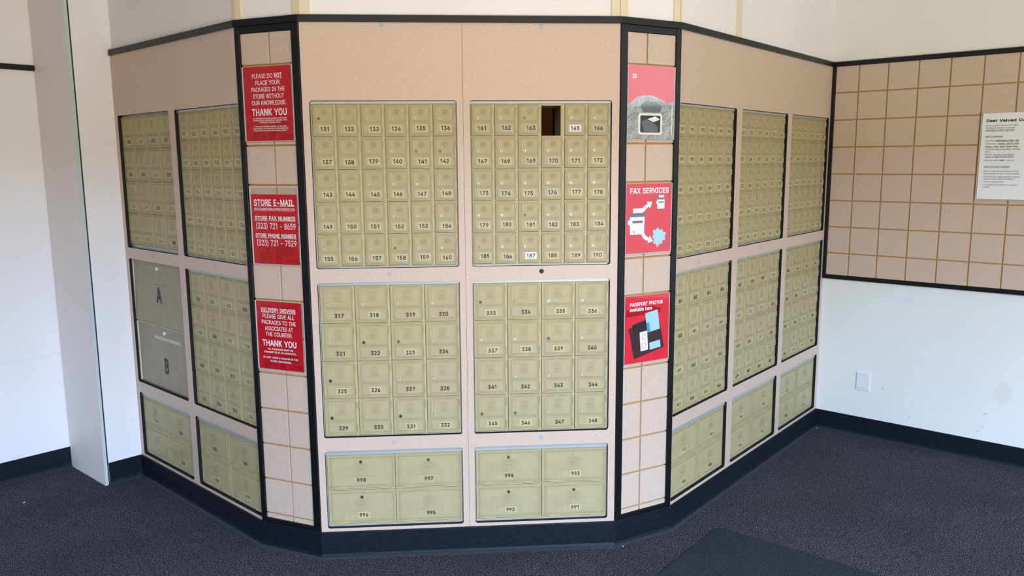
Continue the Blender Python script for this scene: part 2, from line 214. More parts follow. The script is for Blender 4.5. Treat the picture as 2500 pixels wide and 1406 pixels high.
# ------------------------------------------------------------------ glyphs (outlines of the built-in font, cached once)
FONT = """! 98 34,80 32,254 66,254 64,80/49,-2 40,-1 33,4 28,12 26,20 28,29 33,37 40,42 49,43 58,42 65,37 70,29 72,20 70,12 65,4 58,-1
' 103 39,159 35,254 68,254 64,159
( 137 45,103 46,132 50,162 57,192 66,221 76,247 88,270 118,270 95,214 81,157 77,129 76,103 80,57 94,8 118,-48 88,-48 69,-11 56,27 47,66
) 137 19,-48 43,9 57,58 61,103 60,129 56,157 41,214 19,270 48,270 60,247 71,221 80,192 86,162 91,132 92,103 89,65 81,27 67,-11 48,-48
, 94 19,-60 34,36 68,36 42,-60
- 227 168,122 168,94 57,94 57,122
. 94 48,-2 39,-1 31,4 26,12 25,20 26,29 31,37 39,42 48,43 56,42 64,37 69,29 71,20 69,12 64,4 56,-1
0 227 113,-3 87,0 65,12 47,31 34,57 27,89 24,127 27,165 35,197 48,223 65,242 87,254 113,258 139,254 161,242 179,223 192,197 200,165 203,127 200,89 192,57 179,31 162,12 140,0/113,25 131,28 145,37 157,52 165,72 170,97 172,127 170,157 165,182 157,203 145,218 131,227 113,230 96,227 82,218 70,203 62,182 56,157 55,127 56,97 62,72 70,52 82,37 96,28
1 190 126,254 126,0 94,0 94,224 31,179 31,213 87,254
2 227 32,0 32,24 117,114 141,141 155,163 159,174 160,186 159,198 154,209 146,218 137,224 125,228 112,230 98,228 86,224 77,216 69,207 65,195 64,181 33,181 35,202 43,221 55,237 72,248 91,255 112,258 134,255 153,248 169,237 181,223 188,205 191,186 189,172 185,159 179,145 168,129 133,90 76,30 195,28 195,0
3 227 109,-3 87,-1 66,5 49,15 35,29 26,46 22,66 55,66 57,54 63,44 72,35 83,30 95,26 109,25 124,26 138,30 149,37 157,46 163,58 165,72 163,86 158,98 150,109 137,117 121,122 101,124 78,124 78,150 144,224 35,226 35,254 186,254 186,230 106,139 106,144 132,144 154,138 172,127 185,111 194,93 196,72 194,51 185,33 172,18 154,6 133,-1
4 227 20,53 20,79 123,254 155,254 54,83 207,81 207,53/141,0 141,61 141,73 141,159 171,159 171,0
5 227 111,-3 89,-1 70,6 54,16 41,30 33,47 30,65 61,65 64,54 69,44 77,36 87,30 98,26 111,25 125,27 138,32 149,41 157,52 162,66 164,81 162,97 157,111 148,122 137,131 124,137 109,138 84,134 73,129 64,123 34,126 48,254 183,254 183,226 75,226 67,151 77,157 89,162 101,166 115,167 131,165 147,160 161,153 172,143 182,130 189,116 194,99 195,82 193,58 184,38 171,21 154,8 134,-1
6 227 113,-3 91,-1 71,7 55,20 42,37 34,58 32,81 34,100 40,119 51,142 69,170 126,254 161,254 75,131 83,144 98,153 117,157 139,155 158,147 173,136 185,120 192,101 194,79 192,56 184,36 171,20 155,7 135,-1/113,24 127,26 139,31 149,40 157,51 162,64 164,79 162,94 157,107 149,118 139,126 127,131 113,133 99,131 87,126 77,118 69,107 64,94 62,79 64,64 69,51 77,40 87,31 99,26
7 227 48,0 162,224 31,226 31,254 195,254 195,224 82,0
8 227 113,-3 89,-1 68,6 50,17 37,31 29,48 26,68 28,83 33,98 40,110 51,121 63,128 76,132 59,141 46,154 38,171 35,190 38,209 45,225 57,239 73,249 92,256 113,258 134,256 153,249 169,239 181,225 188,209 191,190 188,171 180,154 167,141 150,133 164,128 176,121 186,110 194,98 199,83 200,68 198,48 189,31 176,17 158,6 137,-1/113,25 129,26 142,30 153,37 161,46 167,57 168,69 167,83 161,94 153,104 141,111 128,116 113,118 98,116 85,111 73,104 65,94 59,83 58,69 59,57 64,46 73,37 84,30 97,26/113,145 126,146 137,150 146,157 154,165 158,176 160,188 158,200 154,210 147,218 138,225 126,229 113,230 100,229 89,225 79,218 72,210 68,200 66,188 68,176 72,165 79,157 89,150 100,146
9 227 113,258 135,255 155,247 171,234 184,217 192,197 194,173 192,155 186,135 175,112 158,84 100,0 65,0 151,124 144,111 128,101 109,97 87,100 69,107 53,119 41,134 34,154 32,176 34,198 42,218 55,235 71,247 91,255/113,230 99,228 87,223 77,215 69,204 64,191 63,176 64,161 69,148 77,137 87,129 99,123 113,122 127,123 139,129 149,137 157,147 162,160 164,175 162,190 157,204 150,215 139,223 127,228
: 94 48,-2 39,-1 31,4 26,12 25,20 26,29 31,37 39,42 48,43 56,42 64,37 69,29 71,20 69,12 64,4 56,-1/48,135 39,137 31,142 26,149 25,158 26,167 31,174 39,179 48,181 56,179 64,174 69,167 71,158 69,149 64,142 56,137
@ 338 178,-68 142,-65 111,-57 84,-44 61,-26 43,-4 31,23 23,54 20,90 23,124 31,155 44,182 61,204 84,222 110,235 140,243 174,246 207,243 236,235 261,221 281,204 297,183 308,159 315,134 318,108 316,71 312,54 307,38 300,25 289,14 276,8 258,5 238,8 220,18 214,25 211,34 204,24 194,15 181,8 163,6 142,9 125,18 112,31 102,48 96,69 94,91 97,113 103,132 114,149 129,161 146,169 165,172 180,170 192,166 202,159 208,153 210,167 237,167 237,55 238,45 242,37 249,31 259,30 270,32 278,38 284,48 288,64 291,108 289,129 283,150 274,170 261,187 245,201 225,212 201,219 174,221 146,219 121,212 100,201 82,186 68,167 57,144 51,118 49,89 51,59 57,33 68,10 82,-8 101,-23 123,-34 149,-40 179,-43 206,-40 229,-34 245,-29 252,-53 232,-60 205,-65/165,32 180,34 191,39 200,47 206,59 210,74 211,92 210,111 206,124 199,134 190,141 179,145 165,146 152,144 141,139 133,130 126,119 122,107 121,92 122,77 125,63 131,50 139,41 151,35
A 240 8,0 101,254 138,254 231,0 198,0 144,151 132,186 116,239 123,239 106,185 95,151 43,0/55,71 55,99 185,99 185,71
B 228 30,0 30,254 121,254 145,252 164,245 180,235 190,221 197,205 199,187 198,172 193,160 187,150 178,143 157,133 170,129 182,123 192,114 201,102 207,86 209,68 207,50 200,33 189,20 172,9 151,2 123,0/62,29 122,29 148,31 165,40 175,53 178,68 176,81 171,92 163,102 153,109 140,114 124,115 62,115/62,143 119,143 132,144 144,148 154,155 162,163 166,174 168,186 165,202 156,214 141,223 120,226 62,226
C 255 134,-3 103,1 75,12 52,32 35,58 24,90 20,127 24,165 35,197 52,223 75,242 103,254 134,258 152,256 170,252 186,245 201,236 214,224 224,209 232,193 236,174 204,174 200,186 195,197 179,214 158,224 134,228 111,225 92,216 75,202 62,182 54,157 52,127 54,97 63,72 75,53 92,38 112,29 134,26 158,30 179,40 195,57 204,80 236,80 232,62 224,45 214,31 201,19 187,9 170,2 153,-2
D 251 109,0 48,0 48,29 107,29 136,31 159,40 177,55 189,75 197,99 200,128 197,156 190,180 177,200 160,214 138,223 110,226 47,226 47,254 113,254 147,251 176,239 200,221 217,196 227,164 231,128 227,91 217,59 199,34 175,15 145,4/62,254 62,0 30,0 30,254
E 209 30,0 30,254 186,254 186,226 62,226 62,143 178,143 178,114 62,114 62,29 188,29 188,0
F 205 30,0 30,254 185,254 185,226 62,226 62,139 173,139 173,111 62,111 62,0
G 260 134,-3 102,1 75,13 52,32 35,58 24,90 20,127 24,165 35,197 52,223 74,242 102,254 132,258 152,256 170,252 187,245 202,235 214,222 225,208 232,192 237,174 204,174 194,197 178,213 158,224 133,228 111,225 92,216 75,202 62,182 54,157 52,127 54,97 63,72 75,53 92,38 112,29 134,26 155,29 172,36 187,47 198,62 205,80 207,101 217,100 141,100 141,128 239,128 239,100 236,71 225,45 209,25 188,9 163,0
H 258 30,0 30,254 62,254 62,144 196,144 196,254 228,254 228,0 196,0 196,116 62,116 62,0
I 150 16,0 16,29 59,29 59,226 16,226 16,254 135,254 135,226 91,226 91,29 135,29 135,0
J 198 93,-3 71,-1 53,5 38,16 26,31 19,50 17,73 17,86 49,86 49,73 52,52 61,37 75,28 93,25 110,28 124,37 133,52 136,73 136,254 168,254 168,73 166,50 159,31 147,16 132,5 113,-1
K 233 52,73 52,108 70,131 87,152 106,172 182,254 224,254 116,138/30,0 30,254 62,254 62,167 62,112 62,97 62,0/186,0 94,130 114,155 224,0
L 196 30,0 30,254 62,254 62,29 181,29 181,0
M 314 30,0 30,254 76,254 139,94 144,79 150,61 156,42 161,24 154,24 159,41 165,61 171,79 176,94 238,254 284,254 284,0 252,0 252,145 252,163 253,184 253,207 253,229 249,205 241,181 234,161 228,145 171,0 143,0 85,145 80,160 72,181 65,204 56,229 60,208 60,186 61,164 61,145 61,0
N 262 30,0 30,254 68,254 172,91 181,75 194,53 207,27 202,27 200,54 200,79 199,97 199,254 232,254 232,0 193,0 101,145 89,165 74,191 54,226 60,227 61,192 62,164 62,145 62,0
O 267 133,-3 103,1 75,12 52,32 35,58 24,90 20,127 24,165 35,197 52,223 75,242 103,254 133,258 164,254 192,242 215,223 232,197 243,165 247,127 243,90 232,58 215,32 192,12 164,1/133,26 155,29 175,38 191,52 204,72 212,97 215,127 212,157 204,182 191,202 175,216 155,225 133,228 112,225 92,216 75,202 63,182 54,157 52,127 54,97 63,72 75,52 92,38 112,29
P 222 30,0 30,254 118,254 144,252 166,244 183,231 195,215 202,195 204,174 202,152 195,133 183,116 166,104 144,96 118,93 55,93 55,121 116,121 134,123 149,128 159,136 167,147 171,160 172,174 171,188 167,201 159,211 148,219 134,224 116,226 62,226 62,0
Q 267 123,80 156,80 185,42 192,32 234,-24 200,-24 173,13 166,23/133,-3 103,1 75,12 52,32 35,58 24,90 20,127 24,165 35,197 52,223 75,242 103,254 133,258 164,254 192,242 215,223 232,197 243,165 247,127 243,90 232,58 215,32 192,12 164,1/133,26 155,29 175,38 191,52 204,72 212,97 215,127 212,157 204,182 191,202 175,216 155,225 133,228 112,225 92,216 75,202 63,182 54,157 52,127 54,97 63,72 75,52 92,38 112,29
R 224 30,0 30,254 118,254 145,252 167,244 183,232 195,217 202,198 205,176 202,154 195,136 183,120 166,109 145,101 118,99 48,99 48,128 117,128 135,129 149,133 160,141 167,150 171,162 173,176 171,190 167,202 159,212 149,220 134,224 116,226 62,226 62,0/177,0 115,115 151,115 214,0
S 223 112,-4 86,-2 64,5 46,15 32,30 23,48 19,68 52,68 55,55 62,44 71,35 83,29 97,26 112,25 128,26 143,30 155,37 165,46 171,57 173,70 171,81 166,89 158,96 148,102 122,111 92,120 64,130 43,145 30,163 26,186 29,206 37,224 51,238 69,249 90,256 114,258 137,256 158,249 175,238 189,224 197,208 200,189 169,189 163,206 151,219 134,227 112,229 97,228 84,224 73,218 64,209 59,199 58,188 60,176 65,167 74,160 85,154 106,147 132,140 156,132 179,119 189,110 197,99 202,85 204,69 201,50 193,32 180,17 162,5 139,-2
T 224 16,226 16,254 208,254 208,226 128,226 128,0 96,0 96,226
U 259 129,-4 101,-1 77,8 57,22 42,40 33,62 30,87 30,254 62,254 62,89 64,72 70,57 80,44 94,34 110,28 129,26 149,28 165,34 179,44 188,57 194,72 196,89 196,254 229,254 229,87 226,62 216,40 201,22 182,8 157,-1
V 240 102,0 8,254 42,254 96,103 108,69 124,15 117,15 133,69 145,103 197,254 231,254 139,0
W 343 78,0 8,254 41,254 82,98 88,73 93,47 98,20 100,47 106,73 112,98 153,254 190,254 231,98 237,73 243,47 249,20 244,20 249,47 255,73 261,98 302,254 335,254 265,0 228,0 184,161 176,196 168,237 175,237 167,197 159,161 115,0
X 237 9,0 109,142 109,118 15,254 52,254 89,200 102,181 112,164 122,146 116,146 126,164 136,181 149,200 187,254 223,254 129,119 129,143 228,0 191,0 146,65 134,83 125,98 115,116 122,116 113,98 103,83 91,65 46,0
Y 236 102,0 102,104 8,254 46,254 96,172 111,146 125,115 112,115 126,146 140,172 191,254 228,254 134,104 134,0
Z 219 21,0 21,23 137,193 153,215 170,238 174,227 143,226 111,226 20,226 20,254 198,254 198,231 84,64 67,40 49,17 45,27 76,28 107,29 200,29 200,0
a 195 80,-4 63,-3 47,2 34,11 24,22 17,37 15,54 17,69 22,80 29,90 39,97 63,105 89,110 117,113 133,117 136,121 138,127 137,139 133,148 128,156 120,161 110,164 98,165 85,164 75,161 59,150 50,137 20,146 29,161 39,173 52,182 66,188 82,191 97,192 119,190 143,180 153,172 161,160 167,145 168,126 168,0 138,0 138,26 126,12 108,1 95,-3/85,23 101,24 114,29 124,37 132,47 136,57 138,69 138,95 130,91 116,88 100,86 88,84 67,79 58,75 52,70 47,62 46,52 47,43 51,36 57,30 65,26
b 212 115,-4 99,-3 86,2 69,16 59,29 56,0 26,0 26,254 57,254 57,160 69,173 86,186 98,191 115,192 137,189 156,180 173,166 185,146 193,122 195,94 193,66 185,42 173,23 157,8 137,-1/110,23 126,26 140,33 150,44 158,58 163,75 164,95 163,114 158,131 150,145 140,156 126,163 110,165 94,163 81,156 70,145 62,131 58,114 56,95 58,75 63,58 70,43 81,32 94,26
c 198 104,-4 79,-1 58,8 41,23 28,43 20,66 17,94 20,122 28,146 41,165 58,180 79,189 104,192 130,189 153,178 170,161 181,138 151,131 145,145 135,155 121,162 104,165 86,162 73,155 62,144 54,129 50,112 48,94 50,75 54,59 62,44 73,33 86,26 104,23 121,26 135,33 146,44 152,59 181,51 177,39 171,28 153,11 130,0
d 212 98,-4 75,-1 56,8 40,23 27,42 20,66 17,94 20,122 27,146 40,166 56,180 75,189 98,192 114,191 126,186 144,173 153,160 155,254 186,254 186,0 156,0 156,29 143,16 126,2 114,-3/102,23 118,26 132,32 142,43 150,58 154,75 156,95 154,114 150,131 142,145 132,156 118,163 102,165 86,163 72,156 62,145 54,131 50,114 48,95 50,75 54,58 62,44 73,33 86,26
e 202 106,-4 80,-1 58,8 41,23 28,42 20,66 17,93 20,121 28,145 40,165 58,180 78,189 103,192 118,191 133,187 147,180 160,170 170,157 179,141 184,121 186,97 186,85 37,85 37,110 169,110 155,101 153,119 149,134 141,147 131,157 118,163 103,165 87,163 73,157 62,147 54,135 50,121 48,105 48,89 50,69 55,53 64,40 76,31 90,25 106,23 127,26 143,36 153,53 182,45 177,32 168,20 156,10 141,2 125,-3
f 127 114,190 114,164 3,164 3,190/40,0 40,216 42,231 48,243 57,252 68,259 80,264 94,265 111,263 121,260 114,234 107,236 97,237 85,235 77,230 72,221 71,209 71,0
g 213 103,-75 84,-74 67,-70 53,-63 41,-55 32,-45 25,-35 51,-20 61,-33 77,-44 89,-48 103,-49 124,-46 141,-38 152,-23 156,-3 156,34 143,21 126,8 114,4 97,2 76,5 56,13 40,27 28,45 20,68 17,96 20,123 27,147 40,166 56,180 76,189 98,192 114,191 127,186 144,173 154,159 157,190 186,190 186,-4 183,-27 175,-45 162,-59 145,-68 125,-73/102,30 118,32 132,38 142,47 150,61 155,77 156,96 155,115 150,132 142,146 132,156 119,163 102,165 86,163 73,156 62,145 54,131 50,115 48,96 50,78 54,61 62,48 73,38 86,32
h 205 57,113 57,0 26,0 26,254 57,254 57,144 51,144 62,166 76,181 94,189 114,192 132,190 148,184 161,174 170,160 177,142 179,120 179,0 148,0 148,118 145,137 136,152 123,161 105,165 92,163 80,159 71,151 63,141 58,129
i 83 26,0 26,190 57,190 57,0/42,221 34,223 27,227 22,234 21,242 22,249 27,256 34,260 42,262 50,260 57,256 62,249 63,242 62,234 57,227 50,223
k 190 55,68 55,106 60,106 142,190 180,190 92,100/26,0 26,254 57,254 57,0/147,0 74,93 96,114 186,0
l 95 70,-1 50,2 37,10 29,24 26,42 26,254 57,254 57,49 58,38 60,31 65,27 73,26 80,26 85,27 90,1 81,0
m 305 26,0 26,190 56,190 56,148 59,162 66,173 75,182 86,188 98,192 110,193 129,190 144,180 154,166 160,147 156,147 161,160 169,172 178,181 190,187 204,192 218,193 234,191 249,186 261,177 270,164 276,148 278,128 278,0 248,0 248,127 245,145 236,156 224,163 209,165 197,164 187,160 179,153 173,145 169,135 168,124 168,0 137,0 137,130 134,144 126,156 115,163 100,165 89,164 79,160 70,154 63,145 58,133 57,119 57,0
n 205 57,113 57,0 26,0 26,190 56,190 56,144 51,144 62,166 76,181 94,189 114,192 132,190 147,184 160,174 170,160 176,142 179,120 179,0 148,0 148,118 145,137 136,152 123,161 105,165 92,163 80,159 71,151 63,141 58,129
o 208 104,-4 79,-1 58,8 41,23 28,43 20,66 17,94 20,122 28,146 41,165 58,180 79,189 104,192 128,189 149,180 167,165 180,146 188,122 191,94 188,66 180,43 167,23 149,8 128,-1/104,23 121,26 135,33 146,44 154,59 158,75 160,94 158,112 154,129 146,144 135,155 121,162 104,165 86,162 73,155 62,144 54,129 50,112 48,94 50,75 54,59 62,44 73,33 86,26
p 212 26,-71 26,190 56,190 56,160 69,173 86,186 98,191 115,192 137,189 156,180 173,166 185,146 193,122 195,94 193,66 185,42 173,23 157,8 137,-1 115,-4 99,-3 86,2 69,16 59,29 57,-71/110,23 126,26 140,33 150,44 158,58 163,75 164,95 163,114 158,131 150,145 140,156 126,163 110,165 94,163 81,156 70,145 62,131 58,114 56,95 58,75 63,58 70,43 81,32 94,26
q 212 186,-71 155,-71 155,29 143,16 126,2 114,-3 98,-4 75,-1 56,8 40,23 27,42 20,66 17,94 20,122 27,146 40,166 56,180 75,189 98,192 114,191 126,186 144,173 153,160 156,190 186,190/102,23 118,26 132,32 142,43 150,58 154,75 156,95 154,114 150,131 142,145 132,156 118,163 102,165 86,163 72,156 62,145 54,131 50,114 48,95 50,75 54,58 62,44 73,33 86,26
r 130 26,0 26,190 56,190 56,160 65,173 76,184 90,190 107,192 115,192 122,192 122,161 115,162 103,163 91,161 80,157 70,151 63,142 58,131 57,118 57,0
s 182 91,-4 72,-3 56,2 42,9 31,19 23,32 18,47 47,53 53,40 62,30 75,25 91,23 108,25 122,31 131,40 134,51 132,60 127,68 118,74 106,78 75,85 52,93 36,104 27,119 23,137 26,152 33,166 43,177 58,185 74,190 94,192 112,191 127,186 140,179 149,170 157,158 162,145 134,139 129,149 121,158 110,164 94,166 78,164 65,158 57,150 54,139 56,129 62,122 72,116 86,111 115,105 137,97 153,86 162,71 166,53 163,37 156,24 145,12 130,3 112,-2
t 114 102,190 102,164 3,164 3,190/32,236 63,236 63,49 64,38 68,31 75,26 85,25 93,26 101,27 107,1 96,-1 84,-2 62,1 46,11 36,26 32,46
u 205 91,-3 73,-1 57,5 44,15 35,29 28,47 26,69 26,190 57,190 57,72 60,52 68,37 82,28 100,25 113,27 125,31 134,38 142,48 146,61 148,76 148,190 179,190 179,0 149,0 149,46 154,46 143,23 129,8 111,0
v 195 81,0 9,190 42,190 83,78 93,43 103,10 92,10 101,43 112,78 152,190 186,190 113,0
w 284 69,0 11,190 44,190 67,107 77,68 88,21 82,21 93,67 103,107 126,190 158,190 181,107 191,68 201,21 196,21 206,68 217,107 240,190 272,190 215,0 184,0 159,86 152,112 145,140 138,169 145,169 138,140 131,112 124,86 99,0
x 189 10,0 86,109 86,86 14,190 50,190 74,153 90,127 104,103 88,103 101,127 117,153 141,190 176,190 104,84 104,107 179,0 143,0 115,43 100,68 86,91 102,91 89,68 74,43 46,0
y 195 24,-69 31,-43 36,-44 52,-44 59,-42 65,-37 71,-29 75,-18 81,-1 9,190 42,190 83,78 93,43 103,10 92,10 101,43 112,78 153,190 186,190 102,-29 88,-54 80,-62 70,-68 58,-71 46,-73 32,-72
z 190 21,0 21,23 127,160 24,161 24,190 166,190 166,165 63,30 169,28 169,0"""
OUT, ADV = {}, {' ': 122}
for _l in FONT.split('\n'):
    _c, _a, _o = _l.split(' ', 2)
    ADV[_c] = int(_a); OUT[_c] = [[tuple(int(u) for u in p.split(',')) for p in q.split(' ')] for q in _o.split('/')]
GLY = {}
def _fill(cs):
    """non-zero winding fill of a glyph as trapezoids between the heights where anything happens"""
    E_ = [(q[i], q[(i + 1) % len(q)]) for q in cs for i in range(len(q))]
    ys = {p[1] for q in cs for p in q}
    for i, ((ax, ay), (bx, by)) in enumerate(E_):
        for (cx, cy), (dx, dy) in E_[i + 1:]:
            den = (bx - ax) * (dy - cy) - (by - ay) * (dx - cx)
            if abs(den) < 1e-9: continue
            t = ((cx - ax) * (dy - cy) - (cy - ay) * (dx - cx)) / den; u = ((cx - ax) * (by - ay) - (cy - ay) * (bx - ax)) / den
            if 1e-6 < t < 1 - 1e-6 and 1e-6 < u < 1 - 1e-6: ys.add(ay + t * (by - ay))
    ys = sorted(ys); out = []
    for y0, y1 in zip(ys, ys[1:]):
        if y1 - y0 < 1e-6: continue
        ym = (y0 + y1) / 2; xs = []
        for (ax, ay), (bx, by) in E_:
            if (ay < ym) != (by < ym):
                f = lambda y: ax + (bx - ax) * (y - ay) / (by - ay)
                xs.append((f(ym), f(y0), f(y1), 1 if by > ay else -1))
        xs.sort(); w = 0
        for k in range(len(xs) - 1):
            w += xs[k][3]
            if w: out.append(((xs[k][1], y0), (xs[k + 1][1], y0), (xs[k + 1][2], y1), (xs[k][2], y1)))
    return out
def _fat(cs, d):
    """push every outline outwards by d (holes shrink), mitred"""
    ar = lambda q: sum(q[i][0] * q[(i + 1) % len(q)][1] - q[(i + 1) % len(q)][0] * q[i][1] for i in range(len(q)))
    sg = 1 if max((ar(q) for q in cs), key=abs) > 0 else -1
    out = []
    for q in cs:
        n = len(q); r = []
        for i in range(n):
            (ax, ay), (bx, by), (cx, cy) = q[i - 1], q[i], q[(i + 1) % n]
            l0 = math.hypot(bx - ax, by - ay) or 1; l1 = math.hypot(cx - bx, cy - by) or 1
            n0 = ((by - ay) / l0, -(bx - ax) / l0); n1 = ((cy - by) / l1, -(cx - bx) / l1)
            hx, hy = n0[0] + n1[0], n0[1] + n1[1]; k = max(0.5, (hx * hx + hy * hy) / 2)
            r.append((bx + sg * d * hx / k, by + sg * d * hy / k))
        out.append(r)
    return out
def _cache(style, offset, shear):
    out = {}
    for c, cs in OUT.items():
        quads = _fill(_fat(cs, offset * 500) if offset else cs)
        vs = [((x + shear * y) / 500, y / 500) for q in quads for x, y in q]
        out[c] = (vs, [(4 * i, 4 * i + 1, 4 * i + 2, 4 * i + 3) for i in range(len(quads))])
    GLY[style] = (out, {c: a / 500 * (0.93 if offset < 0.02 else 0.97) + offset * 1.2 for c, a in ADV.items()}, max(v[1] for v in out['H'][0]))
_cache('regular', 0.009, 0.0)
_cache('bold', 0.024, 0.0)
_cache('black', 0.038, 0.0)
_cache('italic', 0.014, 0.22)

# ------------------------------------------------------------------ mesh builder
class MB:
    def __init__(s): s.v = []; s.f = []; s.m = []; s.flat = set()
    def add(s, vs, fs, mi=0):
        k = len(s.v); s.v += vs
        for f in fs: s.f.append(tuple(i + k for i in f)); s.m.append(mi)
        return s
    def box(s, x0, x1, y0, y1, z0, z1, mi=0):
        return s.add([(x0, y0, z0), (x1, y0, z0), (x1, y1, z0), (x0, y1, z0), (x0, y0, z1), (x1, y0, z1), (x1, y1, z1), (x0, y1, z1)],
                     [(0, 3, 2, 1), (4, 5, 6, 7), (0, 1, 5, 4), (1, 2, 6, 5), (2, 3, 7, 6), (3, 0, 4, 7)], mi)
    def slab(s, x0, x1, z0, z1, yb, yf, ch, mi=0):      # plate facing -y with chamfered front edges
        a = [(x0, yb, z0), (x1, yb, z0), (x1, yb, z1), (x0, yb, z1)]
        b = [(x0, yf + ch, z0), (x1, yf + ch, z0), (x1, yf + ch, z1), (x0, yf + ch, z1)]
        c = [(x0 + ch, yf, z0 + ch), (x1 - ch, yf, z0 + ch), (x1 - ch, yf, z1 - ch), (x0 + ch, yf, z1 - ch)]
        fs = [(3, 2, 1, 0), (8, 9, 10, 11)]
        for i in range(4):
            j = (i + 1) % 4; fs += [(i, j, j + 4, i + 4), (i + 4, j + 4, j + 8, i + 8)]
        return s.add(a + b + c, fs, mi)
    def prism(s, poly, y0, y1, mi=0):                    # polygon in x,z (counter-clockwise seen from -y) between y0 (front) and y1
        n = len(poly)
        if sum(poly[i][0] * poly[(i + 1) % n][1] - poly[(i + 1) % n][0] * poly[i][1] for i in range(n)) < 0: poly = poly[::-1]
        vs = [(x, y0, z) for x, z in poly] + [(x, y1, z) for x, z in poly]
        return s.add(vs, [tuple(range(n)), tuple(range(2 * n - 1, n - 1, -1))] + [(i + n, (i + 1) % n + n, (i + 1) % n, i) for i in range(n)], mi)
    def plan(s, poly, z0, z1, mi=0):                     # polygon in x,y extruded in z
        n = len(poly)
        if sum(poly[i][0] * poly[(i + 1) % n][1] - poly[(i + 1) % n][0] * poly[i][1] for i in range(n)) < 0: poly = poly[::-1]
        vs = [(x, y, z0) for x, y in poly] + [(x, y, z1) for x, y in poly]
        return s.add(vs, [tuple(range(n - 1, -1, -1)), tuple(range(n, 2 * n))] + [(i, (i + 1) % n, (i + 1) % n + n, i + n) for i in range(n)], mi)
    def disc(s, cx, cz, r, y0, y1, n=20, mi=0, rx=1.0):
        return s.prism([(cx + r * rx * math.cos(2 * math.pi * i / n), cz + r * math.sin(2 * math.pi * i / n)) for i in range(n)], y0, y1, mi)
    def rod(s, a, b, r, n=10, mi=0):
        a = Vector(a); b = Vector(b); d = (b - a).normalized(); u = d.orthogonal().normalized(); w = d.cross(u)
        vs = []
        for p in (a, b):
            for i in range(n):
                q = p + u * (r * math.cos(2 * math.pi * i / n)) + w * (r * math.sin(2 * math.pi * i / n)); vs.append(tuple(q))
        return s.add(vs, [tuple(range(n - 1, -1, -1)), tuple(range(n, 2 * n))] + [(i, (i + 1) % n, (i + 1) % n + n, i + n) for i in range(n)], mi)
    def text(s, txt, x, z, cap, y, width=None, align='c', style='bold', mi=0, maxw=None):
        G, adv, c0 = GLY[style]; k = cap / c0
        tot = sum(adv.get(c, 0.3) for c in txt) * k
        sx = 1.0
        if width: sx = width / tot
        elif maxw and tot > maxw: sx = maxw / tot
        tot *= sx
        px = x - (tot / 2 if align == 'c' else 0 if align == 'l' else tot)
        zb = z - cap / 2
        for c in txt:
            if c in G:
                vs, fs = G[c]
                s.add([(px + vx * k * sx, y, zb + vz * k) for vx, vz in vs], fs, mi)
            px += adv.get(c, 0.3) * k * sx
        return (x - (tot / 2 if align == 'c' else 0), tot)
    def mesh(s, name, mats, smooth=False):
        me = bpy.data.meshes.new(name); me.from_pydata(s.v, [], s.f)
        for m in mats: me.materials.append(M[m])
        me.polygons.foreach_set('material_index', s.m)
        if smooth: me.polygons.foreach_set('use_smooth', [True] * len(s.f))
        me.update(); return me
    def build(s, name, mats, parent=None, mw=None, smooth=False):
        return obj(name, s.mesh(name, mats, smooth), parent, mw)

def obj(name, me, parent=None, mw=None):
    o = bpy.data.objects.new(name, me); COL.objects.link(o)
    if parent is not None: o.parent = parent
    if mw is not None: o.matrix_world = mw
    return o
def tag(o, label=None, cat=None, group=None, kind=None):
    if label: o['label'] = label
    if cat: o['category'] = cat
    if group: o['group'] = group
    if kind: o['kind'] = kind
    return o
def empty(name, mw, label, cat, group=None):
    o = bpy.data.objects.new(name, None); COL.objects.link(o); o.empty_display_size = 0.05; o.matrix_world = mw
    return tag(o, label, cat, group)
def frame_at(P, ang):   # local x runs along the wall to the viewer's right, local y into the wall, z up
    return Matrix.Translation((P[0], P[1], 0)) @ Matrix.Rotation(ang, 4, 'Z')
def at(F, x, z, y=0.0): return F @ Matrix.Translation((x, y, z))

# ------------------------------------------------------------------ plan of the mailbox wall
aL, aR, aW = math.radians(46.677), math.radians(46.056), math.radians(45.213)
A = Vector((-0.3040, 0.1400)); B = Vector((-0.0274, 0.0)); C = Vector((1.2279, 0.0)); D = Vector((1.5095, 0.1334))
LL, RL = 1.2297, 1.8728
L0 = A + LL * Vector((-math.cos(aL), math.sin(aL)))
R0 = D + RL * Vector((math.cos(aR), math.sin(aR)))
dL = Vector((-math.sin(aL), -math.cos(aL)))            # along the left white wall, towards the viewer
nL = Vector((-math.cos(aL), math.sin(aL)))             # behind it
dW = Vector((math.cos(aW), -math.sin(aW)))
F_L = frame_at(L0, -aL); F_LP = frame_at(A, math.atan2(-A.y, B.x - A.x)); F_C = frame_at(B, 0.0)
F_RP = frame_at(C, math.atan2(D.y, D.x - C.x)); F_R = frame_at(D, aR); F_W = frame_at(R0, -aW)
Wend = R0 + dW * 4.6
Lend = L0 + dL * 0.1735
CEIL = 2.95

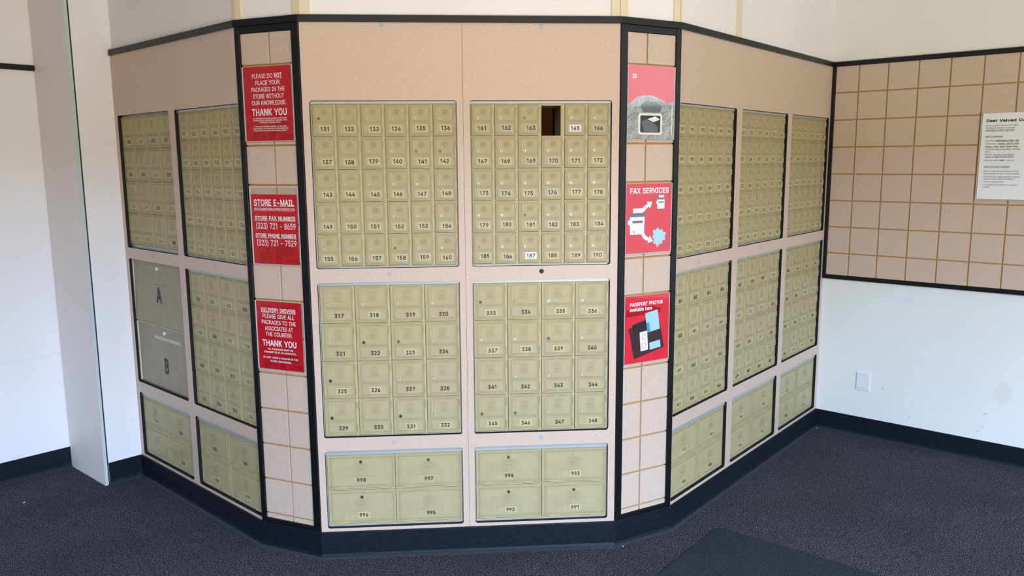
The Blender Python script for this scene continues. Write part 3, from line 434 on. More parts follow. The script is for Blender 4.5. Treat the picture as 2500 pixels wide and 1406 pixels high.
def sweep(path, i, prof, extra0=0.0, extra1=0.0):
    """solid along segment i of the plan path, profile = (offset towards the room, z), mitred at the corners"""
    def room_n(a, b):
        d = (b - a).normalized(); return Vector((d.y, -d.x))
    a, b = path[i], path[i + 1]; n = room_n(a, b)
    def corner(k, own):
        if 0 < k < len(path) - 1:
            n0 = room_n(path[k - 1], path[k]); n1 = room_n(path[k], path[k + 1])
            h = (n0 + n1); return h / (h.dot(own))
        return own
    ma, mb_ = corner(i, n), corner(i + 1, n)
    vs = [(*(a + ma * o), z) for o, z in prof] + [(*(b + mb_ * o), z) for o, z in prof]
    k = len(prof)
    mb = MB(); mb.add(vs, [tuple(range(k)), tuple(range(2 * k - 1, k - 1, -1))] + [(j, j + k, (j + 1) % k + k, (j + 1) % k) for j in range(k)])
    return mb
def fix_normals(o):
    bm = bmesh.new(); bm.from_mesh(o.data); bmesh.ops.recalc_face_normals(bm, faces=bm.faces); bm.to_mesh(o.data); bm.free()
    return o

PATH = [Lend, L0, A, B, C, D, R0, Wend]
segname = ['left_side', 'left', 'left_corner', 'center', 'right_corner', 'right_rear', 'right']
# floor, ceiling, back room
fl = MB().box(-6, 9, -9, 4, -0.1, 0.0).build('floor', ['carpet']); tag(fl, 'charcoal speckled carpet floor in front of the mailbox wall', 'floor', kind='structure')
cl = MB().box(-6, 9, -6, 4, CEIL, CEIL + 0.1).build('ceiling', ['ceiling']); tag(cl, 'white ceiling above the mailbox lobby', 'ceiling', kind='structure')
bw = MB().box(-1.2, 3.0, 2.25, 2.33, 0, CEIL).build('wall_back', ['dark_room']); tag(bw, 'dark wall of the room behind the mailboxes', 'wall', kind='structure')
fw = MB().box(-7.6, -1.2, -5.1, -4.95, 0, CEIL).box(-1.2, 9, -5.1, -4.95, 2.12, CEIL).build('wall_front_shade', ['white']); tag(fw, 'unseen white front wall above the storefront opening, its left part added to block daylight', 'wall', kind='structure')  # left part added out of view to keep daylight off the left panel
# upper walls over the mailbox panels
UP = [(-0.012, 2.215), (-0.012, CEIL), (-0.075, CEIL), (-0.075, 2.215)]
for i in range(1, 6):
    o = fix_normals(sweep(PATH, i, UP).build('wall_' + segname[i], ['white']))
    tag(o, {1: 'white upper wall above the left mailbox panel', 2: 'narrow white upper wall above the left tiled pillar', 3: 'white upper wall above the centre mailbox panels',
            4: 'narrow white upper wall above the right tiled pillar', 5: 'white upper wall above the right mailbox panels'}[i], 'wall', kind='structure')
# right wall (full height, its own local frame so that the scuffs sit on the paint)
o = MB().box(-1.2, 4.6, 0.0, 0.1, 0, CEIL).build('wall_right', ['white_right'], mw=F_W.copy())
tag(o, 'white scuffed right wall carrying the tiled panel', 'wall', kind='structure')
# left wall: short white piece, then a recess
FS = frame_at(L0 + dL * 0.1735, math.atan2(-dL.y, -dL.x))     # x runs back towards the mailbox corner
o = MB().box(0.0, 0.19, 0.0, 0.40, 0, CEIL).build('wall_left_side', ['white_left'], mw=FS.copy()); tag(o, 'short white wall beside the left mailbox panel', 'wall', kind='structure')
FRs = frame_at(L0 + nL * 0.425 + dL * 8.6, math.atan2(-dL.y, -dL.x))
mbr = MB().box(0.0, 9.9, 0.0, 0.1, 0, CEIL)
o = mbr.build('wall_left_recess', ['white_left'], mw=FRs.copy()); tag(o, 'white recessed wall at the far left', 'wall', kind='structure')
o = MB().box(0, 8.385, -0.012, -0.0005, 2.1415, 2.169).build('trim_1', ['black_trim'], mw=FRs.copy()); tag(o, 'black trim strip on the recessed left wall', 'trim', kind='structure')
mbj = MB().box(0, 8.385, -0.0012, -0.0004, 0.64, 0.6435)
o = mbj.build('trim_2', ['slab'], mw=FRs.copy()); tag(o, 'faint horizontal board joint on the recessed left wall', 'trim', kind='structure')
def baseprof(h): return [(0.0005, 0.0), (0.0005, h), (0.0045, h), (0.0055, h - 0.002), (0.0055, 0.018), (0.009, 0.008), (0.009, 0.0)]
def toeprof(): return [(0.0095, 0.0), (0.0095, 0.0075), (0.0125, 0.0065), (0.022, 0.0025), (0.022, 0.0)]
# white board standing edge-on at the recess
FSl = frame_at(L0 + dL * 0.1835, math.atan2(nL.y, nL.x) + math.radians(1.7))     # x goes back into the recess, y away from the mailbox corner
pb = empty('partition_board', FSl, 'off-white board standing edge-on between the short left wall and the recess', 'partition')
MB().box(-0.012, 0.4228, 0.0025, 0.0190, 0.001, CEIL - 0.002).build('face_board', ['slab'], pb)
MB().box(0.002, 0.36, -0.0085, 0.0022, 0.001, CEIL - 0.002).build('gap_shade_strip', ['black_edge'], pb)  # black strip stands in for the shade in the gap beside the wall
e = MB().box(-0.0145, -0.0121, 0.0025, 0.0190, 0.006, CEIL - 0.002).build('edge_strip', ['slab_edge'], pb); tag(e, 'pale worn edge strip')
# ------------------------------------------------------------------ baseboards
names = {0: ('baseboard_left_side', 'black vinyl baseboard under the short left white wall'), 1: ('baseboard_left', 'black vinyl baseboard under the left mailbox panel'),
         2: ('baseboard_left_corner', 'black vinyl baseboard under the left tiled pillar'), 3: ('baseboard_center', 'black vinyl baseboard under the centre mailbox panels'),
         4: ('baseboard_right_corner', 'black vinyl baseboard under the right tiled pillar'), 5: ('baseboard_right_rear', 'black vinyl baseboard under the right mailbox panels'),
         6: ('baseboard_right', 'black vinyl baseboard along the right white wall')}
for i in range(7):
    a = sweep(PATH, i, baseprof(0.1145)); b = sweep(PATH, i, toeprof()); k = len(a.v)
    a.v += b.v; a.f += [tuple(x + k for x in f) for f in b.f]; a.m += [1] * len(b.f)
    o = fix_normals(a.build(names[i][0], ['base', 'base_toe'])); tag(o, names[i][1], 'baseboard', kind='structure')
P2 = [L0 + nL * 0.425 + dL * 8.6, L0 + nL * 0.425 + dL * 0.202]
a = sweep(P2, 0, baseprof(0.1145)); b = sweep(P2, 0, toeprof()); k = len(a.v)
a.v += b.v; a.f += [tuple(x + k for x in f) for f in b.f]; a.m += [1] * len(b.f)
o = fix_normals(a.build('baseboard_left_recess', ['base', 'base_toe'])); tag(o, 'black vinyl baseboard along the recessed left wall', 'baseboard', kind='structure')
# black ledge along the top of the panels
LEDGE = [(0.010, 2.2), (0.010, 2.2255), (-0.011, 2.2255), (-0.011, 2.2)]
lab = {1: 'black top trim over the left mailbox panel', 2: 'black top trim over the left tiled pillar', 3: 'black top trim over the centre mailbox panels',
       4: 'black top trim over the right tiled pillar', 5: 'black top trim over the right mailbox panels'}
for i in range(1, 6):
    o = fix_normals(sweep(PATH, i, LEDGE).build('trim_%d' % (i + 2), ['black_trim'])); tag(o, lab[i], 'trim', kind='structure')
# cream battens on the upper wall: pairs at the convex corners and one on the right
def batten(i, t0, t1, num, label):
    a, b = PATH[i], PATH[i + 1]; d = (b - a).normalized(); p = a + d * t0; q = a + d * t1
    n = Vector((d.y, -d.x))
    poly = [p - n * 0.0118, q - n * 0.0118, q - n * 0.006, p - n * 0.006]
    o = MB().plan([tuple(x) for x in poly], 2.2262, CEIL - 0.001).build('trim_%d' % num, ['cream']); tag(o, label, 'trim', kind='structure')
LPw, CW, RPw = (B - A).length, (C - B).length, (D - C).length
batten(1, LL - 0.022, LL - 0.003, 9, 'cream corner batten on upper wall, left panel side of the left pillar'); batten(2, 0.003, 0.03, 10, 'cream corner batten on upper wall at left edge of the left pillar')
batten(2, LPw - 0.032, LPw - 0.003, 11, 'cream corner batten on upper wall at right edge of the left pillar'); batten(3, 0.003, 0.044, 12, 'cream corner batten on upper wall at left end of the centre panels')
batten(3, CW - 0.036, CW - 0.003, 13, 'cream corner batten on upper wall at right end of the centre panels'); batten(4, 0.003, 0.04, 14, 'cream corner batten on upper wall at left edge of the right pillar')
batten(4, RPw - 0.034, RPw - 0.003, 15, 'cream corner batten on upper wall at right edge of the right pillar'); batten(5, 0.003, 0.014, 16, 'cream corner batten on upper wall, right panel side of the right pillar')
batten(5, 0.545, 0.60, 17, 'cream joint batten on the upper wall above the right mailbox panels')

# ------------------------------------------------------------------ laminate panels with openings
UT, UB, MT, MBt, LT, LB, PB, PT = 1.9037, 1.2397, 1.1824, 0.5289, 0.4709, 0.1296, 0.1155, 2.1995
TH = 0.0205
RD = 0.005                                              # how far the doors sit back behind the panel face
def rrect(x0, x1, z0, z1, r=0.011, n=5):
    out = []
    for cx, cz, a0 in ((x1 - r, z1 - r, 0), (x0 + r, z1 - r, 90), (x0 + r, z0 + r, 180), (x1 - r, z0 + r, 270)):
        for k in range(n + 1):
            a = math.radians(a0 + 90 * k / n); out.append((cx + r * math.cos(a), cz + r * math.sin(a)))
    return out
PANEL = {}
def panel(name, F, x0, x1, cols, label, caps):
    bm = bmesh.new(); holes = []
    def loop(pts):
        vs = [bm.verts.new((x, 0, z)) for x, z in pts]
        return [bm.edges.new((vs[i], vs[(i + 1) % len(vs)])) for i in range(len(vs))]
    es = loop([(x0, PB), (x1, PB), (x1, PT), (x0, PT)])
    for a, b in cols:
        for z0, z1 in ((UB, UT), (MBt, MT), (LB, LT)): es += loop(rrect(a, b, z0, z1))
    bmesh.ops.triangle_fill(bm, use_beauty=True, edges=es)
    r = bmesh.ops.extrude_face_region(bm, geom=list(bm.faces))
    for v in [g for g in r['geom'] if isinstance(g, bmesh.types.BMVert)]: v.co.y += TH
    bmesh.ops.recalc_face_normals(bm, faces=bm.faces)
    me = bpy.data.meshes.new(name); 
    for f in bm.faces:
        c = f.calc_center_median()
        inner = abs(f.normal.y) < 0.5 and x0 + 1e-4 < c.x < x1 - 1e-4 and PB + 1e-4 < c.z < PT - 1e-4
        f.material_index = 1 if inner else 0
    bm.to_mesh(me); bm.free()
    me.materials.append(M['laminate']); me.materials.append(M['black_edge'])
    o = obj(name, me, None, F.copy()); tag(o, label, 'panel', 'speckled laminate panels around the mailboxes')
    for cx, cz, dark in caps:
        c = MB().disc(cx, cz, 0.0095, -0.0008, 0.0, 18).build('screw_cap', ['key' if dark else 'cap'], o)
        if dark: tag(c, 'dark open screw hole')
    return o
PANEL['left'] = panel('laminate_panel', F_L, 0.001, LL - 0.0006, [(0.0365, 0.6009), (0.658, 1.2257)], 'beige speckled laminate panel left of the left tiled pillar',
      [(0.318, 1.2146, 0), (0.318, 0.5036, 0), (0.946, 1.2156, 0), (0.946, 0.5005, 0), (0.946, 2.184, 0)])
PANEL['c1'] = panel('laminate_panel', F_C, 0.0006, 0.6267, [(0.0274, 0.6024)], 'beige speckled laminate panel right of the left pillar, around mailboxes 131 to 160', [(0.317, 2.1875, 0), (0.317, 1.2155, 0), (0.317, 0.504, 0)])
PANEL['c2'] = panel('laminate_panel', F_C, 0.6277, 1.2547, [(0.6525, 1.2247)], 'beige speckled laminate panel left of the right pillar, around mailboxes 161 to 190', [(0.939, 2.1885, 0), (0.939, 1.2165, 1), (0.937, 0.505, 0)])
PANEL['r1'] = panel('laminate_panel', F_R, 0.0006, 0.6012, [(0.006, 0.566)], 'narrow beige laminate panel just right of the right tiled pillar', [(0.2217, 1.2075, 0)])
PANEL['r2'] = panel('laminate_panel', F_R, 0.6022, RL - 0.0035, [(0.6268, 1.2027), (1.261, 1.8369)], 'wide beige laminate panel beside the right wall corner', [(0.9126, 1.2115, 0), (1.5542, 1.2115, 0)])

# ------------------------------------------------------------------ mailbox prototypes
# local frame of a mailbox: x right, z up from the cell's lower left corner, y=0 is the panel face
DF = 0.0085                                             # door front
KIND = {
 'small': dict(W=0.0946, H=0.129, door=(0.0036, 0.0858, 0.0045, 0.1262), panel=(0.0134, 0.0805, 0.0636, 0.1160), plate=(0.0134, 0.0805, 0.0146, 0.0537),
               ring=(0.0058, 0.0838, 0.0066, 0.1244), emb=(0.0294, 0.0682, 0.0857, 0.1160), lock=(0.0284, 0.0734, 0.0067), hinges=[(0.0146, 0.0402), (0.0906, 0.1152)],
               num=(0.0490, 0.0341, 0.0163, 0.0380)),
 'medium': dict(W=0.1418, H=0.1595, door=(0.0022, 0.1322, 0.0034, 0.1572), panel=(0.0282, 0.1225, 0.0701, 0.1457), plate=(0.0200, 0.1236, 0.0180, 0.0568),
               ring=(0.0092, 0.1300, 0.0075, 0.1530), emb=(0.0476, 0.0922, 0.0904, 0.1340), lock=(0.0312, 0.0797, 0.0075), hinges=[(0.0170, 0.0489), (0.1153, 0.1473)],
               num=(0.0768, 0.0350, 0.0163, 0.0400)),
 'large': dict(W=0.2840, H=0.1553, door=(0.0024, 0.2815, 0.0062, 0.1530), panel=(0.0243, 0.2643, 0.0225, 0.1321), plate=(0.0888, 0.1979, 0.0225, 0.0605),
               ring=(0.0120, 0.2764, 0.0115, 0.1443), emb=(0.1154, 0.1697, 0.0654, 0.1151), lock=(0.1420, 0.1233, 0.0072), hinges=[(0.0360, 0.0776), (0.2144, 0.2551)],
               num=(0.1465, 0.0420, 0.0155, 0.0390)),
}
def ridge(mb, x0, x1, z0, z1, w, yb, yf, mi, sides='lrtb'):
    if 'l' in sides: mb.box(x0, x0 + w, yf, yb, z0, z1, mi)
    if 'r' in sides: mb.box(x1 - w, x1, yf, yb, z0, z1, mi)
    if 't' in sides: mb.box(x0 + w, x1 - w, yf, yb, z1 - w, z1, mi)
    if 'b' in sides: mb.box(x0 + w, x1 - w, yf, yb, z0, z0 + w, mi)
def teeth(mb, x0, x1, z0, z1, horiz, yb, yf, mi, slant):
    """a strip of key-pattern teeth"""
    L, T = (x1 - x0, z1 - z0) if horiz else (z1 - z0, x1 - x0)
    p = T * (1.05 if not slant else 0.62); n = max(3, int(L / p)); p = L / n
    for i in range(n):
        a = i * p
        for (u0, u1, t0, t1) in ([(0.10, 0.30, 0.08, 0.76), (0.10, 0.85, 0.76, 0.92), (0.65, 0.85, 0.34, 0.76), (0.45, 0.65, 0.34, 0.48)] if not slant
                                 else [(0.1, 0.45, 0.15, 0.55), (0.45, 0.8, 0.45, 0.85)]):
            u0, u1, t0, t1 = a + u0 * p, a + u1 * p, t0 * T, t1 * T
            if horiz: mb.box(x0 + u0, x0 + u1, yf, yb, z0 + t0, z0 + t1, mi)
            else: mb.box(x0 + t0, x0 + t1, yf, yb, z0 + u0, z0 + u1, mi)
def door_mesh(kind):
    k = KIND[kind]; mb = MB(); x0, x1, z0, z1 = k['door']
    yb = 0.0124; b = DF + 0.0012
    mb.slab(x0, x1, z0, z1, yb, b, 0.0008, 0)
    px0, px1, pz0, pz1 = k['panel']; rx0, rx1, rz0, rz1 = k['ring']; qx0, qx1, qz0, qz1 = k['plate']
    ridge(mb, x0 + 0.0009, x1 - 0.0009, z0 + 0.0009, z1 - 0.0009, 0.0016, b, DF + 0.0004, 0)
    sl = kind == 'small'
    tm = 1
    yt = DF + 0.0005
    mb.slab(px0, px1, pz0, pz1, b, DF + 0.0003, 0.0006, 0)
    ridge(mb, px0 + 0.0006, px1 - 0.0006, pz0 + 0.0006, pz1 - 0.0006, 0.0008, DF + 0.0003, DF, 0)
    if kind != 'large':
        mb.slab(qx0, qx1, qz0, qz1, b, DF + 0.0003, 0.0006, 0)
        ridge(mb, qx0 + 0.0006, qx1 - 0.0006, qz0 + 0.0006, qz1 - 0.0006, 0.0009, DF + 0.0003, DF - 0.0002, 0)
        lx = min(px0, qx0); hx = max(px1, qx1)
        teeth(mb, lx, hx, pz1 + 0.0006, rz1, True, b, yt, tm, sl)
        teeth(mb, lx, hx, qz1 + 0.0006, pz0 - 0.0006, True, b, yt, tm, sl)
        teeth(mb, lx, hx, rz0, qz0 - 0.0006, True, b, yt, tm, sl)
        teeth(mb, rx0, lx - 0.0005, rz0, rz1, False, b, yt, tm, sl)
        if rx1 - hx > 0.002: teeth(mb, hx + 0.0005, rx1, rz0, rz1, False, b, yt, tm, sl)
    else:
        ridge(mb, px0 - 0.006, px1 + 0.006, pz0 - 0.004, pz1 + 0.006, 0.001, b, DF + 0.0003, 0)
        teeth(mb, rx0, rx1, pz1 + 0.006, rz1, True, b, yt, tm, False)
        teeth(mb, rx0, rx1, rz0, pz0 - 0.004, True, b, yt, tm, False)
        teeth(mb, rx0, px0 - 0.006, rz0, rz1, False, b, yt, tm, False)
        teeth(mb, px1 + 0.006, rx1, rz0, rz1, False, b, yt, tm, False)
        ridge(mb, qx0, qx1, qz0, qz1, 0.0012, DF + 0.0003, DF - 0.0003, 1, 'lrt')
    ex0, ex1, ez0, ez1 = k['emb']; ye = DF + 0.0003; cx, cz = (ex0 + ex1) / 2, (ez0 + ez1) / 2
    ridge(mb, ex0, ex1, ez0, ez1, 0.0007, ye, ye - 0.0006, 1)
    if sl:
        cz -= 0.001
        r = (ez1 - ez0) * 0.42
        mb.disc(cx, cz, r, ye - 0.0004, ye, 22, 1)
        for j in range(-3, 4):
            if j == 0: continue
            zz = cz + j * r * 0.27; hw = math.sqrt(max(0, r * r - (zz - cz) ** 2)) * 0.8
            mb.box(cx - hw, cx + hw, ye - 0.0007, ye - 0.0004, zz - 0.0004, zz + 0.0004, 0)
        mb.text('MBE', cx, cz, r * 0.36, ye - 0.0008, width=r * 1.25, style='bold', mi=2)
    else:
        h = ez1 - ez0; w = ex1 - ex0
        for j, fz in enumerate((0.10, 0.19, 0.28, 0.66, 0.75, 0.84, 0.92)):
            hw = w * (0.38 if j not in (0, 6) else 0.26)
            mb.box(cx - hw, cx + hw, ye - 0.0007, ye, ez0 + fz * h - 0.0006, ez0 + fz * h + 0.0006, 1)
        mb.text('MBE', cx, ez0 + 0.47 * h, h * 0.2, ye - 0.0007, width=w * 0.66, style='bold', mi=2)
    return mb.mesh('door', ['brass', 'brass_dark', 'brass_dark'])
def body_mesh(kind):
    k = KIND[kind]; W, H = k['W'], k['H']; x0, x1, z0, z1 = k['door']; mb = MB(); g = 0.0004
    yf, yb = 0.0126, 0.0160
    i = 0.0075 if kind == 'small' else 0.009
    xi0, xi1, zi0, zi1 = x0 - 0.0013, x1 - i * 0.6, z0 - 0.0014, z1 - i * 0.55
    mb.box(g, xi0, yf, yb, g, H - g); mb.box(xi1, W - g, yf, yb, g, H - g)
    mb.box(xi0, xi1, yf, yb, g, zi0); mb.box(xi0, xi1, yf, yb, zi1, H - g)
    # raised rails between neighbouring doors
    if kind != 'large': mb.box(x1 + 0.0006, W - 0.0012, DF + 0.0012, yf, g, H - g)
    mb.box(g, W - g, DF + 0.0018, yf, z1 + 0.0005, H - g); mb.box(g, W - g, DF + 0.0018, yf, g, z0 - 0.0014)
    d = 0.21; w = 0.0012                                # the sheet-metal compartment behind, open at the rear
    mb.box(g, g + w, yb, d, g, zi1 + 0.002, 1); mb.box(xi1 + 0.002 - w, xi1 + 0.002, yb, d, g, zi1 + 0.002, 1)
    mb.box(g + w, xi1, yb, d, g, g + w, 1); mb.box(g + w, xi1, yb, d, zi1 + 0.002 - w, zi1 + 0.002, 1)
    return mb.mesh('frame', ['brass_frame', 'locker'])
def hinge_mesh(kind, i):
    k = KIND[kind]; a, b = k['hinges'][i]; mb = MB(); x1 = k['door'][1]
    if kind == 'large':
        zc = 0.0036; n = 3; s = (b - a) / n
        for j in range(n): mb.rod((a + j * s + 0.0004, DF - 0.0010, zc), (a + (j + 1) * s - 0.0004, DF - 0.0010, zc), 0.0028 if j != 1 else 0.0025, 10)
        mb.box(a, b, DF - 0.0002, 0.0126, zc - 0.0012, zc + 0.0035)
    else:
        xc = x1 + 0.0026; n = 3; s = (b - a) / n
        for j in range(n): mb.rod((xc, DF - 0.0008, a + j * s + 0.0004), (xc, DF - 0.0008, a + (j + 1) * s - 0.0004), 0.0026 if j != 1 else 0.0023, 10)
        mb.box(x1 - 0.0022, x1 + 0.003, DF - 0.0003, DF + 0.004, a, b)
    return mb.mesh('hinge', ['hinge'])
def lock_mesh(kind, m):
    x, z, r = KIND[kind]['lock']; mb = MB()
    mb.disc(x, z, r, DF - 0.0010, DF + 0.0004, 22, 2); mb.disc(x, z, r * 0.78, DF - 0.0026, DF - 0.0010, 22, 0)
    mb.box(x - 0.0011, x + 0.0011, DF - 0.0029, DF - 0.0026, z - r * 0.5, z + r * 0.5, 1)
    return mb.mesh('lock', [m, 'key', 'lock_ring'])
PROTO = {}
for kd in KIND:
    PROTO[kd] = dict(door=door_mesh(kd), body=body_mesh(kd), h0=hinge_mesh(kd, 0), h1=hinge_mesh(kd, 1),
                     bright=lock_mesh(kd, 'chrome'), dark=lock_mesh(kd, 'chrome_dark'), brass=lock_mesh(kd, 'lock_brass'))
DARK = {181, 339, 325, 331, 322, 333, 992, 998, 996, 329}
BRASSY = {131, 141, 142, 163, 158, 185, 323, 334, 346, 345, 997, 994, 991}
WHITE = {165, 187}
GREEN = {161, 162, 163, 166, 169, 170, 171, 174, 176, 302, 1003}
FADED = {1006, 1004, 982, 981, 979}
RIGHTY = {136, 133, 138, 137, 141, 148, 163, 169, 177, 318, 319, 320, 323, 335}
def number_mesh(kind, n):
    nx, nz, cap, w = KIND[kind]['num']; s = str(n); mb = MB(); rr = random.Random(n * 31)
    x = nx + rr.uniform(-0.004, 0.004) + (0.003 if n in RIGHTY else 0); z = nz + rr.uniform(-0.0018, 0.0018)
    ys = DF + 0.0001; tape = None
    if n in WHITE: tape = 'tape_white'
    elif n in GREEN: tape = 'tape_green'
    elif kind == 'small' or rr.random() < 0.45: tape = 'tape'
    if n > 999: w *= 1.1
    k = len(s) / 3 if n < 1000 else 1.0
    if tape:
        hw, hh = w * 0.62, cap * 0.84
        mb.box(x - hw, x + hw, ys - 0.0002, ys + 0.0002, z - hh, z + hh, 1)
    mb.text(s, x, z, cap, ys - 0.0004, width=w * k, style='bold', mi=0)
    return mb.mesh('number_label', ['ink_faded' if n in FADED else 'ink', tape or 'tape'])
ORD = ['top', 'second', 'third', 'fourth', 'fifth']
COLN = ['first', 'second', 'third', 'fourth', 'fifth', 'sixth']
def mailbox(kind, F, x, z, sx, n, where, r, c, rows):
    k = PROTO[kind]; rown = 'bottom' if r == rows - 1 else ORD[r]
    word = {'small': 'small upright', 'medium': 'square', 'large': 'large wide'}[kind]
    if n == 164:
        label = 'small open mailbox with its door missing, dark inside, between mailboxes 163 and 165'
    elif n in FADED:
        label = '%s brass mailbox with faded number %d, %s row, %s column of %s' % (word, n, rown, COLN[c], where)
    else:
        label = '%s brass mailbox numbered %d, %s row, %s column of %s' % (word, n, rown, COLN[c], where)
    root = empty({'small': 'small_mailbox', 'medium': 'square_mailbox', 'large': 'wide_mailbox'}[kind], at(F, x, z, RD), label, 'mailbox',
                 {'small': 'small upright mailboxes', 'medium': 'square mailboxes', 'large': 'large wide mailboxes'}[kind])
    root.scale.x = sx
    obj('frame', k['body'], root)
    if n == 164:
        mb = MB(); x1 = KIND[kind]['door'][1]
        for a, b in KIND[kind]['hinges']: mb = MB().box(x1 + 0.0006, x1 + 0.005, DF - 0.001, DF + 0.004, a + 0.006, b - 0.004); mb.build('hinge_stub', ['hinge'], root)
        return
    d = obj('door', k['door'], root)
    obj('lock', k['dark' if n in DARK else 'brass' if n in BRASSY else 'bright'], d)
    q = obj('number_label', number_mesh(kind, n), d)
    if n in WHITE: tag(q, 'whitish number label')
    obj('hinge', k['h0'], root); obj('hinge', k['h1'], root)

INS = {'small': (0.0035, 0.013, 0.0058), 'medium': (0.0035, 0.0129, 0.0026), 'large': (0.0035, 0.0215, 0.0075)}
def bank(F, x0, x1, kind, cols, rows, nums, where, labelrack, z0, z1):
    gx, gt, gb = INS[kind]
    a, b, lo, hi = x0 + gx, x1 - gx, z0 + gb, z1 - gt
    W, H = (b - a) / cols, (hi - lo) / rows
    k = KIND[kind]; sz = H / k['H']
    assert abs(sz - 1) < 0.02, (kind, sz)
    # aluminium rack frame behind the panel opening
    mb = MB(); e = 0.0045
    xo0, xo1 = x0 - e, x1 + e
    y0, y1 = 0.0166, 0.06
    mb.box(xo0, a - 0.0003, y0, y1, z0 - e, z1 + e); mb.box(b + 0.0003, xo1, y0, y1, z0 - e, z1 + e)
    mb.box(a, b, y0, y1, z0 - e, lo - 0.0003); mb.box(a, b, y0, y1, hi + 0.0003, z1 + e)
    if gt > 0.012: mb.box(x0 + 0.001, x1 - 0.001, 0.006, y0, hi + 0.0008, z1 - 0.0016)
    if kind == 'small': mb.box(x0 + 0.012, x1 - 0.012, 0.009, y0, z0 + 0.0012, lo - 0.001)
    o = mb.build('rack_frame', ['alu'], PANEL[labelrack]); o.location.y = RD; tag(o, 'aluminium rack frame')
    for r in range(rows):
        for c in range(cols):
            n = nums[r][c]
            if n is None: continue
            mailbox(kind, F, a + c * W, hi - (r + 1) * H, W / k['W'], n, where, r, c, rows)
def grid(start, cols, rows): return [[start + r * cols + c for c in range(cols)] for r in range(rows)]
UPZ, MIZ, LOZ = (UB, UT), (MBt, MT), (LB, LT)
CO1, CO2 = (0.0274, 0.6024), (0.6525, 1.2247)
LO1, LO2 = (0.0365, 0.6009), (0.658, 1.2257)
RO1, RO2, RO3 = (0.006, 0.566), (0.6268, 1.2027), (1.261, 1.8369)
bank(F_C, *CO1, 'small', 6, 5, grid(131, 6, 5), "centre wall's left half", 'c1', *UPZ)
bank(F_C, *CO2, 'small', 6, 5, grid(161, 6, 5), "centre wall's right half", 'c2', *UPZ)
bank(F_C, *CO1, 'medium', 4, 4, grid(317, 4, 4), "centre wall's left half", 'c1', *MIZ)
bank(F_C, *CO2, 'medium', 4, 4, grid(333, 4, 4), "centre wall's right half", 'c2', *MIZ)
bank(F_C, *CO1, 'large', 2, 2, [[998, 997], [996, 995]], "centre wall's left half", 'c1', *LOZ)
bank(F_C, *CO2, 'large', 2, 2, [[994, 993], [992, 991]], "centre wall's right half", 'c2', *LOZ)
bank(F_L, *LO2, 'small', 6, 5, grid(101, 6, 5), 'bank beside left pillar', 'left', *UPZ)
bank(F_L, *LO2, 'medium', 4, 4, grid(301, 4, 4), 'bank beside left pillar', 'left', *MIZ)
bank(F_L, *LO1, 'large', 2, 2, [[1006, 1005], [1004, 1003]], 'far left bank', 'left', *LOZ)
bank(F_L, *LO2, 'large', 2, 2, [[1002, 1001], [1000, 999]], 'bank beside left pillar', 'left', *LOZ)
INS_M = INS['medium']; INS['medium'] = (0.0035, 0.0075, 0.0172)
bank(F_L, *LO1, 'medium', 4, 4, [[365 + r + 4 * c for c in range(4)] for r in range(4)], 'far left bank', 'left', *UPZ)
INS['medium'] = INS_M
for O_, s, m_, l_, w_, pk_ in ((RO1, 191, 851, [[990, 989], [988, 987]], 'bank beside right pillar', 'r1'), (RO2, 221, 867, [[986, 985], [984, 983]], 'middle right bank', 'r2'), (RO3, 251, 883, [[982, 981], [980, 979]], 'far right bank', 'r2')):
    bank(F_R, *O_, 'small', 6, 5, grid(s, 6, 5), w_, pk_, *UPZ)
    bank(F_R, *O_, 'medium', 4, 4, grid(m_, 4, 4), w_, pk_, *MIZ)
    bank(F_R, *O_, 'large', 2, 2, l_, w_, pk_, *LOZ)

